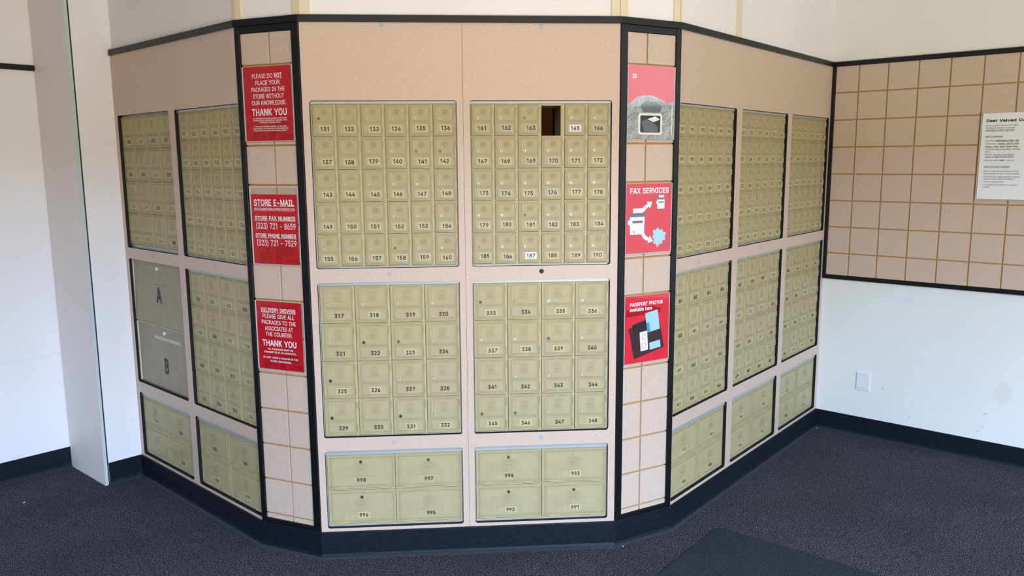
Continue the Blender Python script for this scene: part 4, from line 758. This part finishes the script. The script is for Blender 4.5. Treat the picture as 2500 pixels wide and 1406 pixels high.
# ------------------------------------------------------------------ parcel lockers A and B (far left, middle opening)
x0, x1 = LO1; SP = 0.8605
mb = MB(); e = 0.0045
mb.box(x0 - e, x0 + 0.003, 0.0166, 0.3, MBt - e, MT + e); mb.box(x1 - 0.003, x1 + e, 0.0166, 0.3, MBt - e, MT + e)
mb.box(x0 + 0.003, x1 - 0.003, 0.0166, 0.3, MBt - e, MBt + 0.002); mb.box(x0 + 0.003, x1 - 0.003, 0.0166, 0.3, MT - 0.001, MT + e)
o = mb.build('locker_surround', ['locker'], PANEL['left']); o.location.y = RD; tag(o, 'tan metal surround of the lockers')
def locker(letter, z0, z1, label, lock_xz, let_xz, lh):
    r = empty('parcel_locker', at(F_L, x0, 0.0, RD), label, 'locker', 'lettered parcel lockers')
    W = x1 - x0
    mb = MB()
    mb.box(0.0035, W - 0.0035, 0.03, 0.25, z0, z0 + 0.0015); mb.box(0.0035, W - 0.0035, 0.03, 0.25, z1 - 0.0015, z1)
    mb.box(0.0035, 0.005, 0.03, 0.25, z0 + 0.0015, z1 - 0.0015); mb.box(W - 0.005, W - 0.0035, 0.03, 0.25, z0 + 0.0015, z1 - 0.0015); mb.box(0.005, W - 0.005, 0.2485, 0.25, z0 + 0.0015, z1 - 0.0015)
    mb.build('box', ['locker'], r)
    # thin door leaf with a rolled top edge; its left edge shows pale
    bow = 0.010 if letter == 'A' else 0.0
    mb = MB(); N = 10
    xa, xb = 0.012, W - 0.004
    sl = (0.172, 0.482, 0.7835, 0.803)  # mail slot (x0, x1, z0, z1)
    def strip(xa, xb, za, zb):
        for i in range(N):
            f0, f1 = i / N, (i + 1) / N; a = za + (zb - za) * f0; b = za + (zb - za) * f1
            def yy(z): return 0.0135 - bow * ((z1 - z) / (z1 - z0)) ** 1.3
            ya, yb_ = yy(a), yy(b)
            mb.add([(xa, ya, a), (xb, ya, a), (xb, yb_, b), (xa, yb_, b), (xa, ya + 0.012, a), (xb, ya + 0.012, a), (xb, yb_ + 0.012, b), (xa, yb_ + 0.012, b)],
                   [(0, 1, 2, 3), (7, 6, 5, 4), (4, 0, 3, 7), (1, 5, 6, 2)] + ([(0, 4, 5, 1)] if i == 0 else []) + ([(3, 2, 6, 7)] if i == N - 1 else []))
    if letter == 'B':
        strip(xa, sl[0], z0 + 0.002, z1 - 0.002); strip(sl[1], xb, z0 + 0.002, z1 - 0.002)
        strip(sl[0], sl[1], z0 + 0.002, sl[2]); strip(sl[0], sl[1], sl[3], z1 - 0.002)
    else: strip(xa, xb, z0 + 0.002, z1 - 0.002)
    d = mb.build('door', ['locker'], r)
    mb = MB().box(xa - 0.006, xa - 0.0003, 0.006, 0.026, z0 + 0.004, z1 - 0.004); e_ = mb.build('door_edge', ['locker_light'], r); tag(e_, 'pale left edge of the door')
    mb = MB().rod((xa, 0.012, z1 - 0.0035), (xb, 0.012, z1 - 0.0035), 0.0034, 10)
    if letter == 'B': mb.build('top_lip', ['locker_light'], r)
    lx, lz = lock_xz; yl = 0.0135 - bow * ((z1 - lz) / (z1 - z0)) ** 1.3
    mb = MB(); mb.disc(lx, lz, 0.0105, yl - 0.004, yl, 22, 0); mb.disc(lx, lz, 0.008, yl - 0.006, yl - 0.004, 22, 0); mb.box(lx - 0.001, lx + 0.001, yl - 0.0063, yl - 0.006, lz - 0.004, lz + 0.004, 1)
    tag(mb.build('lock', ['silver', 'key'], d), 'shiny round lock')
    cx, cz = let_xz; yc = 0.0135 - bow * ((z1 - cz) / (z1 - z0)) ** 1.3
    mb = MB()
    if letter == 'A':
        tl = 0.0135 - bow * ((z1 - cz + 0.05) / (z1 - z0)) ** 1.3
        mb.box(cx - 0.05, cx + 0.05, tl - 0.0008, tl + 0.003, cz - 0.046, cz + 0.046, 1); yc = tl - 0.0008
    mb.text(letter, cx, cz, lh, yc - 0.0004, width=lh * (0.78 if letter == 'A' else 0.66), style='black', mi=0)
    mb.build('letter', ['ink', 'locker'], d)
    if letter == 'B':
        mb = MB().box(sl[0] + 0.012, sl[1] - 0.0005, 0.0150, 0.0162, sl[2] + 0.0005, sl[3] - 0.0005); tag(mb.build('slot_flap', ['alu'], d), 'pale flap behind the mail slot')
locker('A', SP + 0.001, MT - 0.003, 'tan metal locker with the letter A, upper one of the lettered pair', (0.2798, 1.1481), (0.2975, 1.0215), 0.076)
locker('B', MBt + 0.0045, SP - 0.001, 'tan metal locker with mail slot and letter B, under the locker marked A', (0.3128, 0.8255), (0.3108, 0.659), 0.077)

# ------------------------------------------------------------------ tiled pillars and tiled wall panel
GZ = [2.048 - 0.1575 * k for k in range(13)]
def tiles(mb, xs, zs, yf, yb, g=0.0037):
    for i in range(len(xs) - 1):
        for j in range(len(zs) - 1):
            a = xs[i] + (g if i else 0); b = xs[i + 1] - (g if i < len(xs) - 2 else 0)
            lo = zs[j] + (g if j else 0); hi = zs[j + 1] - (g if j < len(zs) - 2 else 0)
            mb.slab(a, b, lo, hi, yb, yf, 0.0008, 0)
def pillar(F, W, lp, rp, xg, label):
    r = empty('tiled_pillar', F, label, 'pillar', 'tiled pillars')
    z0, z1 = 0.1155, 2.1995
    mb = MB(); mb.box(0.001, W - 0.001, 0.0085, 0.024, z0, z1, 1)
    zs = sorted([z0 + 0.02] + [z for z in GZ if z0 + 0.025 < z < z1 - 0.03] + [z1 - 0.028])
    tiles(mb, [lp, xg, W - rp], zs, 0.002, 0.0085)
    mb.build('tile_board', ['tile', 'groove'], r)
    MB().slab(0.0008, lp, z0 + 0.0005, z1 - 0.0005, 0.0085, -0.006, 0.001).build('post', ['black_trim'], r)
    MB().slab(W - rp, W - 0.0008, z0 + 0.0005, z1 - 0.0005, 0.0085, -0.006, 0.001).build('post', ['black_trim'], r)
    MB().slab(lp + 0.0003, W - rp - 0.0003, z1 - 0.027, z1 - 0.0005, 0.0085, -0.004, 0.001).build('rail', ['black_trim'], r)
    MB().slab(lp + 0.0003, W - rp - 0.0003, z0 + 0.0005, z0 + 0.019, 0.0085, -0.004, 0.001).build('rail', ['black_trim'], r)
    return r
pillar(F_LP, LPw, 0.0245, 0.0345, 0.1635, 'narrow beige tiled pillar in black posts with three red text signs')
pillar(F_RP, RPw, 0.0335, 0.0275, 0.1375, 'narrow beige tiled pillar in black posts with three picture signs')
r = empty('slatwall_panel', F_W, 'wide beige tiled panel in a black frame on the right wall', 'wall panel')
mb = MB(); mb.box(0.001, 4.0, -0.004, -0.0006, 0.947, 2.224, 1)
tiles(mb, [0.0215] + [0.151 + 0.1598 * k for k in range(24)] + [3.98], sorted([0.971] + [z for z in GZ if 0.99 < z < 2.15] + [2.199]), -0.0095, -0.004)
mb.build('tile_board', ['tile', 'groove'], r)
MB().slab(0.0015, 4.0, 2.1995, 2.2255, -0.0042, -0.017, 0.001).build('frame_rail', ['black_trim'], r)
MB().slab(0.0015, 4.0, 0.946, 0.9705, -0.0042, -0.017, 0.001).build('frame_rail', ['black_trim'], r)
MB().slab(0.0015, 0.021, 0.971, 2.199, -0.0042, -0.017, 0.001).build('frame_post', ['black_trim'], r)

# ------------------------------------------------------------------ signs
YS = -0.0005     # sheet face
def sign(F, hx0, hx1, hz0, hz1, rx0, rx1, rz0, rz1, label, bgm, fn, group='signs in clear holders on the pillars'):
    s = empty('sign', at(F, rx0, rz0), label, 'sign', group)
    w, h = rx1 - rx0, rz1 - rz0; X = -rx0; Z = -rz0
    a, b, c, d = hx0 + X, hx1 + X, hz0 + Z, hz1 + Z
    hl = MB().box(a + 0.0012, b - 0.0012, -0.0055, -0.0035, c, d); hl.build('holder_front', ['acrylic'], s)
    e = MB(); e.box(a, a + 0.0012, -0.0058, 0.0014, c, d); e.box(b - 0.0012, b, -0.0058, 0.0014, c, d); e.box(a + 0.0012, b - 0.0012, -0.0058, 0.0014, c - 0.0012, c)
    e.build('holder_edge', ['acrylic_edge'], s)
    MB().box(a + 0.0012, b - 0.0012, 0.0004, 0.0014, c, d).build('holder_back', ['acrylic'], s)
    sh = MB().box(0, w, YS, YS + 0.0006, 0, h).build('sheet', [bgm], s)
    fn(sh, w, h); return s
def ghost(sh, w, h):
    mb = MB(); y = YS - 0.0002
    mb.prism([(w * .10, 0.002), (w * .17, h * .20), (w * .24, h * .10), (w * .33, h * .26), (w * .42, 0.002), (w * .33, 0.002), (w * .31, h * .1), (w * .22, 0.002)], y, YS)
    mb.prism([(w * .48, 0.002), (w * .50, h * .28), (w * .88, h * .27), (w * .90, h * .13), (w * .62, h * .10), (w * .60, 0.002)], y, YS)
    mb.prism([(w * .66, h * .02), (w * .80, h * .09), (w * .99, h * .08), (w * .99, h * .02)], y, YS)
    mb.build('dark_red_emblem', ['red_ghost'], sh)
def lettering(sh, w, h, lines, style='bold', mats='print_white'):
    mb = MB(); y = YS - 0.0004
    for ln in lines:
        txt, v, xa, xb, cap = ln[:5]; st = ln[5] if len(ln) > 5 else style; ul = ln[6] if len(ln) > 6 else None
        mb.text(txt, w * (xa + xb) / 2, h * (1 - v), cap, y, width=w * (xb - xa), style=st)
        if ul:
            u0, u1, th = ul; mb.box(w * u0, w * u1, y - 0.0001, y, h * (1 - v) - cap / 2 - 0.0022 - th, h * (1 - v) - cap / 2 - 0.0022)
    mb.build('lettering', [mats], sh)
def s1(sh, w, h):
    ghost(sh, w, h)
    c = 0.0168
    lettering(sh, w, h, [('PLEASE DO', .125, .18, .62, c, 'regular'), ('NOT', .122, .65, .82, c + 0.0005, 'bold', (.65, .83, .0014)), ('PLACE YOUR', .215, .25, .765, c, 'regular'),
        ('PACKAGES IN THE', .305, .15, .865, c, 'regular'), ('STORE WITHOUT', .396, .18, .845, c, 'regular'), ('OUR KNOWLEDGE.', .485, .15, .89, c, 'regular'),
        ('THANK YOU', .61, .145, .895, .0262, 'bold'),
        ('ALL PACKAGES SHOULD BE SCANNED OR PROCESSED', .695, .165, .885, .0048), ('BY AN ASSOCIATE, REGARDLESS OF WEATHER A DROP', .723, .165, .885, .0048), ('OFF RECIEPT IS REQIRED OR NOT.', .751, .30, .755, .0048),
        ('IF YOU DO NOT REQUIRE A RECIEPT, YOU MAY HAND', .806, .18, .87, .0048), ('YOUR PACKAGE TO AN ASSOCIATE AT THE COUNTER AND', .834, .15, .90, .0048), ('INFORM THEM THAT YOU DO NOT REQUIRE A RECIEPT.', .862, .17, .88, .0048)])
def s2(sh, w, h):
    ghost(sh, w, h)
    lettering(sh, w, h, [('STORE E-MAIL', .115, .06, .945, .0245, 'bold', (.06, .95, .0012)), ('SERVICE@MONTEBELLOPRINTANDSHIP.COM', .208, .06, .95, .0085, 'regular', (.06, .95, .0008)),
        ('STORE FAX NUMBER', .34, .06, .955, .0168, 'bold', (.06, .955, .0011)), ('(323) 721 - 8659', .452, .075, .96, .0240, 'regular'),
        ('STORE PHONE NUMBER', .59, .06, .955, .0160, 'bold', (.06, .955, .0011)), ('(323) 721 - 7529', .695, .075, .96, .0240, 'regular')])
def s3(sh, w, h):
    ghost(sh, w, h)
    c = 0.0170
    lettering(sh, w, h, [('DELIVERY DRIVERS', .125, .105, .875, .0166, 'bold', (.105, .875, .0011)), ('PLEASE GIVE ALL', .215, .13, .84, c, 'regular'), ('PACKAGES TO THE', .305, .10, .87, c, 'regular'),
        ('ASSOCIATES AT', .395, .17, .80, c, 'regular'), ('THE COUNTER.', .48, .18, .785, c, 'regular'), ('THANK YOU', .61, .095, .87, .0255, 'bold'),
        ('ALL PACKAGES MUST BE', .70, .21, .78, .0074), ('SCANNED IN BY AN ASSOCIATE.', .747, .13, .855, .0074), ('DO NOT LEAVE A PACKAGE IN THE', .828, .10, .885, .0074), ('STORE UNATENDED.', .88, .26, .735, .0074)])
sign(F_LP, 0.0285, 0.2725, 1.7510, 2.0425, 0.0310, 0.2625, 1.7520, 2.0415, 'red sign asking not to place packages, top one on the left pillar', 'red', s1)
sign(F_LP, 0.0330, 0.2735, 1.2530, 1.5640, 0.0350, 0.2625, 1.2545, 1.5380, 'red sign with store e-mail, fax and phone numbers, middle of the left pillar', 'red', s2)
sign(F_LP, 0.0290, 0.2735, 0.8060, 1.0975, 0.0310, 0.2590, 0.8075, 1.0960, 'red delivery drivers sign, lowest one on the left pillar', 'red', s3)
def rrp(x0, x1, z0, z1, r): return rrect(x0, x1, z0, z1, r, 4)
def p1(sh, w, h):
    y = YS
    MB().prism([(0.0, 0.0), (w, 0.0), (w, h * .53), (w * .86, h * .50), (w * .70, h * .56), (w * .52, h * .60), (w * .36, h * .60), (w * .20, h * .57), (0.0, h * .45)], y - 0.0003, y).build('shredded_paper_picture', ['shred'], sh)
    mb = MB(); mb.prism([(w * .28, h * .46), (w * .40, h * .52), (w * .62, h * .51), (w * .74, h * .45), (w * .70, h * .37), (w * .34, h * .37)], y - 0.0005, y); mb.build('dark_hollow_picture', ['print_grey'], sh)
    mb = MB(); mb.prism(rrp(w * .24, w * .75, h * .06, h * .355, 0.011), y - 0.0008, y, 0); mb.prism(rrp(w * .28, w * .71, h * .09, h * .325, 0.006), y - 0.0010, y - 0.0008, 1)
    mb.prism([(w * .43, h * .275), (w * .60, h * .315), (w * .70, h * .27), (w * .56, h * .235)], y - 0.0013, y - 0.0010, 0)
    mb.prism([(w * .30, h * .24), (w * .42, h * .27), (w * .57, h * .22), (w * .66, h * .16), (w * .66, h * .10), (w * .36, h * .10)], y - 0.0012, y - 0.0010, 2)
    mb.build('inset_picture', ['print_white', 'print_black', 'print_grey'], sh)
    lettering(sh, w, h, [('S', .145, .10, .20, .017, 'bold')])
    MB().box(w - 0.010, w - 0.006, y - 0.0006, y - 0.0003, 0.02, h * .46).build('white_margin', ['print_white'], sh)
def copier(mb, x, z, s, y):
    mb.prism([(x, z), (x + 0.62 * s, z), (x + 0.64 * s, z + 0.62 * s), (x - 0.02 * s, z + 0.62 * s)], y - 0.0004, y, 0)
    mb.prism([(x - 0.02 * s, z + 0.62 * s), (x + 0.64 * s, z + 0.62 * s), (x + 0.60 * s, z + 0.80 * s), (x + 0.08 * s, z + 0.80 * s)], y - 0.0005, y, 1)
    mb.prism([(x + 0.12 * s, z + 0.76 * s), (x + 0.56 * s, z + 0.76 * s), (x + 0.56 * s, z + 0.92 * s), (x + 0.12 * s, z + 0.92 * s)], y - 0.0006, y, 0)
    mb.box(x + 0.10 * s, x + 0.55 * s, y - 0.0007, y - 0.0004, z + 0.40 * s, z + 0.49 * s, 1)
    mb.box(x + 0.14 * s, x + 0.18 * s, y - 0.0007, y - 0.0004, z + 0.05 * s, z + 0.13 * s, 1)
    mb.prism([(x - 0.10 * s, z + 0.36 * s), (x - 0.02 * s, z + 0.33 * s), (x - 0.02 * s, z + 0.50 * s), (x - 0.10 * s, z + 0.52 * s)], y - 0.0004, y, 0)
def p2(sh, w, h):
    y = YS
    mb = MB(); copier(mb, w * .10, h * .27, 0.118, y); mb.build('copier_picture', ['print_white', 'print_grey'], sh)
    mb = MB(); copier(mb, w * .69, h * .63, 0.062, y); mb.build('copier_picture', ['print_white', 'print_grey'], sh)
    def arrow(pts, wd):
        mb = MB(); n = len(pts)
        L = []; R_ = []
        for i, (px, pz) in enumerate(pts):
            q = pts[min(i + 1, n - 1)]; p = pts[max(i - 1, 0)]; dx, dz = q[0] - p[0], q[1] - p[1]; l = math.hypot(dx, dz) or 1
            k = wd * (0.75 if i == n - 1 else 1.0); L.append((px - dz / l * k, pz + dx / l * k)); R_.append((px + dz / l * k, pz - dx / l * k))
        for i in range(n - 1): mb.prism([L[i], L[i + 1], R_[i + 1], R_[i]], y - 0.0003, y)
        (ax, az), (bx, bz) = pts[-2], pts[-1]; l = math.hypot(bx - ax, bz - az); ux, uz = (bx - ax) / l, (bz - az) / l
        mb.prism([(bx - uz * wd * 2, bz + ux * wd * 2), (bx + ux * wd * 3, bz + uz * wd * 3), (bx + uz * wd * 2, bz - ux * wd * 2)], y - 0.0003, y)
        mb.build('arrow_picture', ['print_white'], sh)
    arrow([(w * .34, h * .55), (w * .37, h * .61), (w * .42, h * .655), (w * .49, h * .69)], 0.0085)
    arrow([(w * .37, h * .29), (w * .41, h * .235), (w * .46, h * .205), (w * .51, h * .19)], 0.0085)
    cx, cz = w * .735, h * .22
    pts = []
    for i in range(18):
        a = 2 * math.pi * i / 18; rr = (0.043 if i % 2 else 0.033) * (1 + 0.12 * math.sin(3 * a + 1)); pts.append((cx + rr * math.cos(a) * 0.9, cz + rr * 0.95 * math.sin(a)))
    mb = MB(); mb.prism(pts, y - 0.0004, y); mb.prism([(cx + 0.024, cz - 0.036), (cx + 0.046, cz - 0.048), (cx + 0.038, cz - 0.028)], y - 0.0005, y, 1); mb.build('starburst_picture', ['print_blue', 'print_grey'], sh)
    lettering(sh, w, h, [('FAX SERVICES', .10, .085, .945, .0225, 'bold')])
def p3(sh, w, h):
    y = YS
    def rq(cx, cz, ww, hh, ang, ya, mi, mb):
        c, s_ = math.cos(ang), math.sin(ang)
        mb.prism([(cx + x * c - z * s_, cz + x * s_ + z * c) for x, z in ((-ww / 2, -hh / 2), (ww / 2, -hh / 2), (ww / 2, hh / 2), (-ww / 2, hh / 2))], y - ya, y - ya + 0.0002, mi)
    a = math.radians(13)
    mb = MB(); rq(w * .50, h * .355, w * .70, h * .48, a, 0.0003, 0, mb); rq(w * .46, h * .25, w * .66, h * .012, a, 0.0005, 1, mb); rq(w * .355, h * .52, w * .33, h * .17, a, 0.0005, 1, mb); mb.build('wallet_picture', ['print_brown', 'print_brown_dark'], sh)
    mb = MB(); rq(w * .63, h * .60, w * .29, h * .30, math.radians(9), 0.0007, 0, mb); rq(w * .535, h * .51, w * .07, h * .15, math.radians(9), 0.0009, 1, mb); mb.build('passport_picture', ['print_blue', 'print_sky'], sh)
    mb = MB(); rq(w * .44, h * .315, w * .17, h * .29, math.radians(5), 0.0009, 0, mb)
    for zz in (.375, .245): mb.disc(w * .44, h * zz, 0.012, y - 0.0011, y - 0.0009, 18, 1); mb.disc(w * .44, h * zz, 0.010, y - 0.0013, y - 0.0011, 18, 0)
    mb.build('ticket_picture', ['print_white', 'print_red'], sh)
    mb = MB(); rq(w * .695, h * .235, w * .25, h * .11, math.radians(8), 0.0009, 0, mb); mb.build('card_picture', ['print_blue'], sh)
    lettering(sh, w, h, [('PASSPORT PHOTOS', .122, .115, .86, .0150, 'bold'), ('available here', .198, .115, .615, .0150, 'bold')])
    mb = MB().prism([(w * .02, h * .70), (w * .05, h * .80), (w * .60, h * .84), (w * .82, h * .78), (w * .80, h * .72)], y - 0.0002, y); mb.build('dark_red_emblem', ['red_ghost'], sh)
sign(F_RP, 0.0345, 0.2815, 1.7490, 2.0445, 0.0365, 0.2800, 1.7510, 2.0440, 'grey shredded paper picture sign with inset photo, top of the right pillar', 'red_glare', p1)
sign(F_RP, 0.0345, 0.2790, 1.2790, 1.5695, 0.0375, 0.2780, 1.2805, 1.5685, 'red fax services sign with copiers and arrows, middle of the right pillar', 'red_glare', p2)
sign(F_RP, 0.0365, 0.2800, 0.8060, 1.0985, 0.0395, 0.2785, 0.8075, 1.0975, 'red passport photos sign with a wallet picture, lowest on the right pillar', 'red_glare', p3)

# ------------------------------------------------------------------ notice on the right wall
nt_ = empty('notice', at(F_W, 0.803, 1.447), 'white printed letter to customers in a clear holder on the right tiled panel', 'notice')
NW, NH = 0.36, 0.450; yN = -0.0145
MB().box(-0.004, NW + 0.004, yN - 0.004, yN - 0.0024, -0.004, NH + 0.004).build('holder_front', ['acrylic'], nt_)
e = MB(); e.box(-0.0055, -0.004, yN - 0.004, -0.0098, -0.004, NH + 0.004); e.box(NW + 0.004, NW + 0.0055, yN - 0.004, -0.0098, -0.004, NH + 0.004); e.box(-0.004, NW + 0.004, yN - 0.004, -0.0098, -0.0055, -0.004); e.build('holder_edge', ['acrylic_edge'], nt_)
sh = MB().box(0, NW, yN, -0.0100, 0, NH).build('sheet', ['paper'], nt_)
mb = MB(); y = yN - 0.0003
def nl(txt, v, x, cap, wd, st='regular', mi=0, ul=False):
    zz = NH * (1 - v); a, tw = mb.text(txt, x, zz, cap, y, width=wd, align='l', style=st, mi=mi)
    if ul: mb.box(x, x + tw, y - 0.0001, y, zz - cap * .5 - 0.0019, zz - cap * .5 - 0.0011, mi)
def bul(v): mb.disc(0.020, NH * (1 - v), 0.0012, y - 0.0001, y, 10, 0)
nl('Dear Valued Customer', .085, .018, .0135, .255, 'black')
B_ = .0066
nl('We are excited to announce that', .142, .018, B_, .122, mi=1); nl('THE U', .142, .144, B_, .0235, mi=1, ul=True)
nl('rebranding and will now operate', .170, .018, B_, .134, mi=1)
nl('MONTEBELLO PRINT AND SHIP', .198, .018, .0074, .132, 'italic', ul=True)
nl("WHAT'S CHANGING:", .268, .018, .0072, .082, 'italic', ul=True)
for v in (.318, .353, .387, .478, .545, .735, .795, .830): bul(v)
bul(.888)
nl('New Name:', .318, .024, B_, .042, mi=1); nl('MONTEBELLO PRINT AND', .318, .070, .0074, .105, 'bold', ul=True)
nl('Effective Date:', .353, .024, B_, .052, mi=1); nl('Tuesday, June 10, 2025', .353, .080, .0074, .095, 'bold', ul=True)
nl('Amazon, Temu, Shein, Fashion Nova,', .387, .024, .0074, .150, 'bold')
nl('We will', .415, .024, B_, .026, mi=1); nl('no longer be accepting', .415, .054, B_, .088, mi=1, ul=True); nl('QR codes', .415, .147, B_, .036, 'italic', mi=2, ul=True)
nl('boxes.', .443, .024, B_, .022, mi=1)
nl('We will', .478, .024, B_, .030, mi=1); nl('no longer be accepting', .478, .060, B_, .096, mi=1, ul=True)
nl('returns or Cable/Internet devices' .replace('/', ' '), .505, .024, .0072, .134, 'bold')
nl('We will be adding', .545, .024, B_, .066, mi=1); nl('Fed', .545, .094, .0074, .014, 'black'); nl('Ex', .545, .109, .0074, .010, 'black', mi=2); nl('services', .545, .127, B_, .032, mi=1)
nl('WHAT YOU NEED TO KNOW!', .620, .024, .0072, .118, 'italic', ul=True)
nl('While our name and branding are evolving,', .672, .024, B_, .162, mi=1); nl('we are remains the same. You can continue', .700, .024, B_, .165, mi=1)
nl('The same high-quality packing, shipping,', .735, .026, B_, .168, mi=1); nl('printing, notary service and mailboxes', .762, .026, B_, .142, mi=1)
nl('The same dedicated team', .795, .026, B_, .096, mi=1)
nl('Our ongoing commitment to customer', .830, .026, B_, .158, mi=1); nl('reliability.', .858, .026, B_, .032, mi=1)
mb.build('lettering', ['ink', 'text_grey', 'print_red'], sh)

# ------------------------------------------------------------------ small things
pl = empty('wall_plate', at(F_W, 0.236, 0.283), 'blank white wall plate low on the right wall', 'wall plate')
MB().slab(0, 0.079, 0, 0.110, -0.0004, -0.007, 0.0025).build('cover', ['plate'], pl)
for zz in (0.016, 0.094):
    mb = MB(); mb.disc(0.0395, zz, 0.0030, -0.0078, -0.0068, 14, 0); mb.box(0.0372, 0.0418, -0.0080, -0.0078, zz - 0.0004, zz + 0.0004, 1); mb.build('screw', ['cap', 'print_grey'], pl)
mb = MB(); mb.prism([(-0.028, -0.013), (0.024, -0.016), (0.028, 0.012), (0.004, 0.013), (-0.024, 0.015), (-0.05, 0.004), (-0.03, 0.0)], -0.0014, -0.0004)
o = mb.build('tape_scrap', ['plate'], None, at(F_W, 0.500, 0.853)); tag(o, 'torn white scrap of tape on the right wall under the tiled panel', 'tape')
cor = Vector((1.737, 0.136)); e1 = Vector((-0.69, -0.724)).normalized()
FM = Matrix.Translation((cor.x, cor.y, 0)) @ Matrix.Rotation(math.atan2(e1.y, e1.x), 4, 'Z')
mb = MB(); mb.plan(rrect(0.0, 1.5, 0.0, 0.95, 0.03, 5), 0.0002, 0.0035)
o = mb.build('floor_mat', ['mat'], None, FM); tag(o, 'dark ribbed mat on the carpet near the bottom right', 'mat')
def scrap(x, y, s, ang, label):
    o = MB().plan([(-s, -s * .4), (s * .6, -s * .5), (s, s * .3), (-s * .3, s * .6)], 0.0003, 0.0022).build('paper_scrap', ['plate'], None, Matrix.Translation((x, y, 0)) @ Matrix.Rotation(ang, 4, 'Z'))
    tag(o, label, 'scrap', 'white scraps on the carpet')
scrap(1.266, -0.012, 0.004, 0.4, 'tiny white scrap on the carpet below the right tiled pillar')
scrap(-1.605, 0.705, 0.007, 1.1, 'tiny white scrap on the carpet at the far left')
scrap(2.80, 1.435, 0.005, 0.2, 'tiny white scrap on the carpet in the right corner')
# brown cupboard seen through the missing door
bc = empty('cupboard', Matrix.Translation((0.86, 1.25, 0)) @ Matrix.Rotation(0.15, 4, 'Z'), 'brown board seen in the dark through the missing mailbox door', 'cupboard')
MB().box(0, 0.26, 0, 0.3, 1.38, 1.985).build('side_board', ['brown'], bc)
MB().box(0.2605, 0.31, 0.02, 0.3, 0, 2.3).build('post', ['dark_room'], bc)
fill_light = bpy.data.lights.new('back_room_fill', 'POINT'); fill_light.energy = 3.0; fill_light.color = (1, 0.8, 0.6); fill_light.shadow_soft_size = 0.1  # added fill so the brown board shows; no lamp known in there
bo = bpy.data.objects.new('back_room_fill', fill_light); COL.objects.link(bo); bo.location = (0.5, 0.75, 2.4)
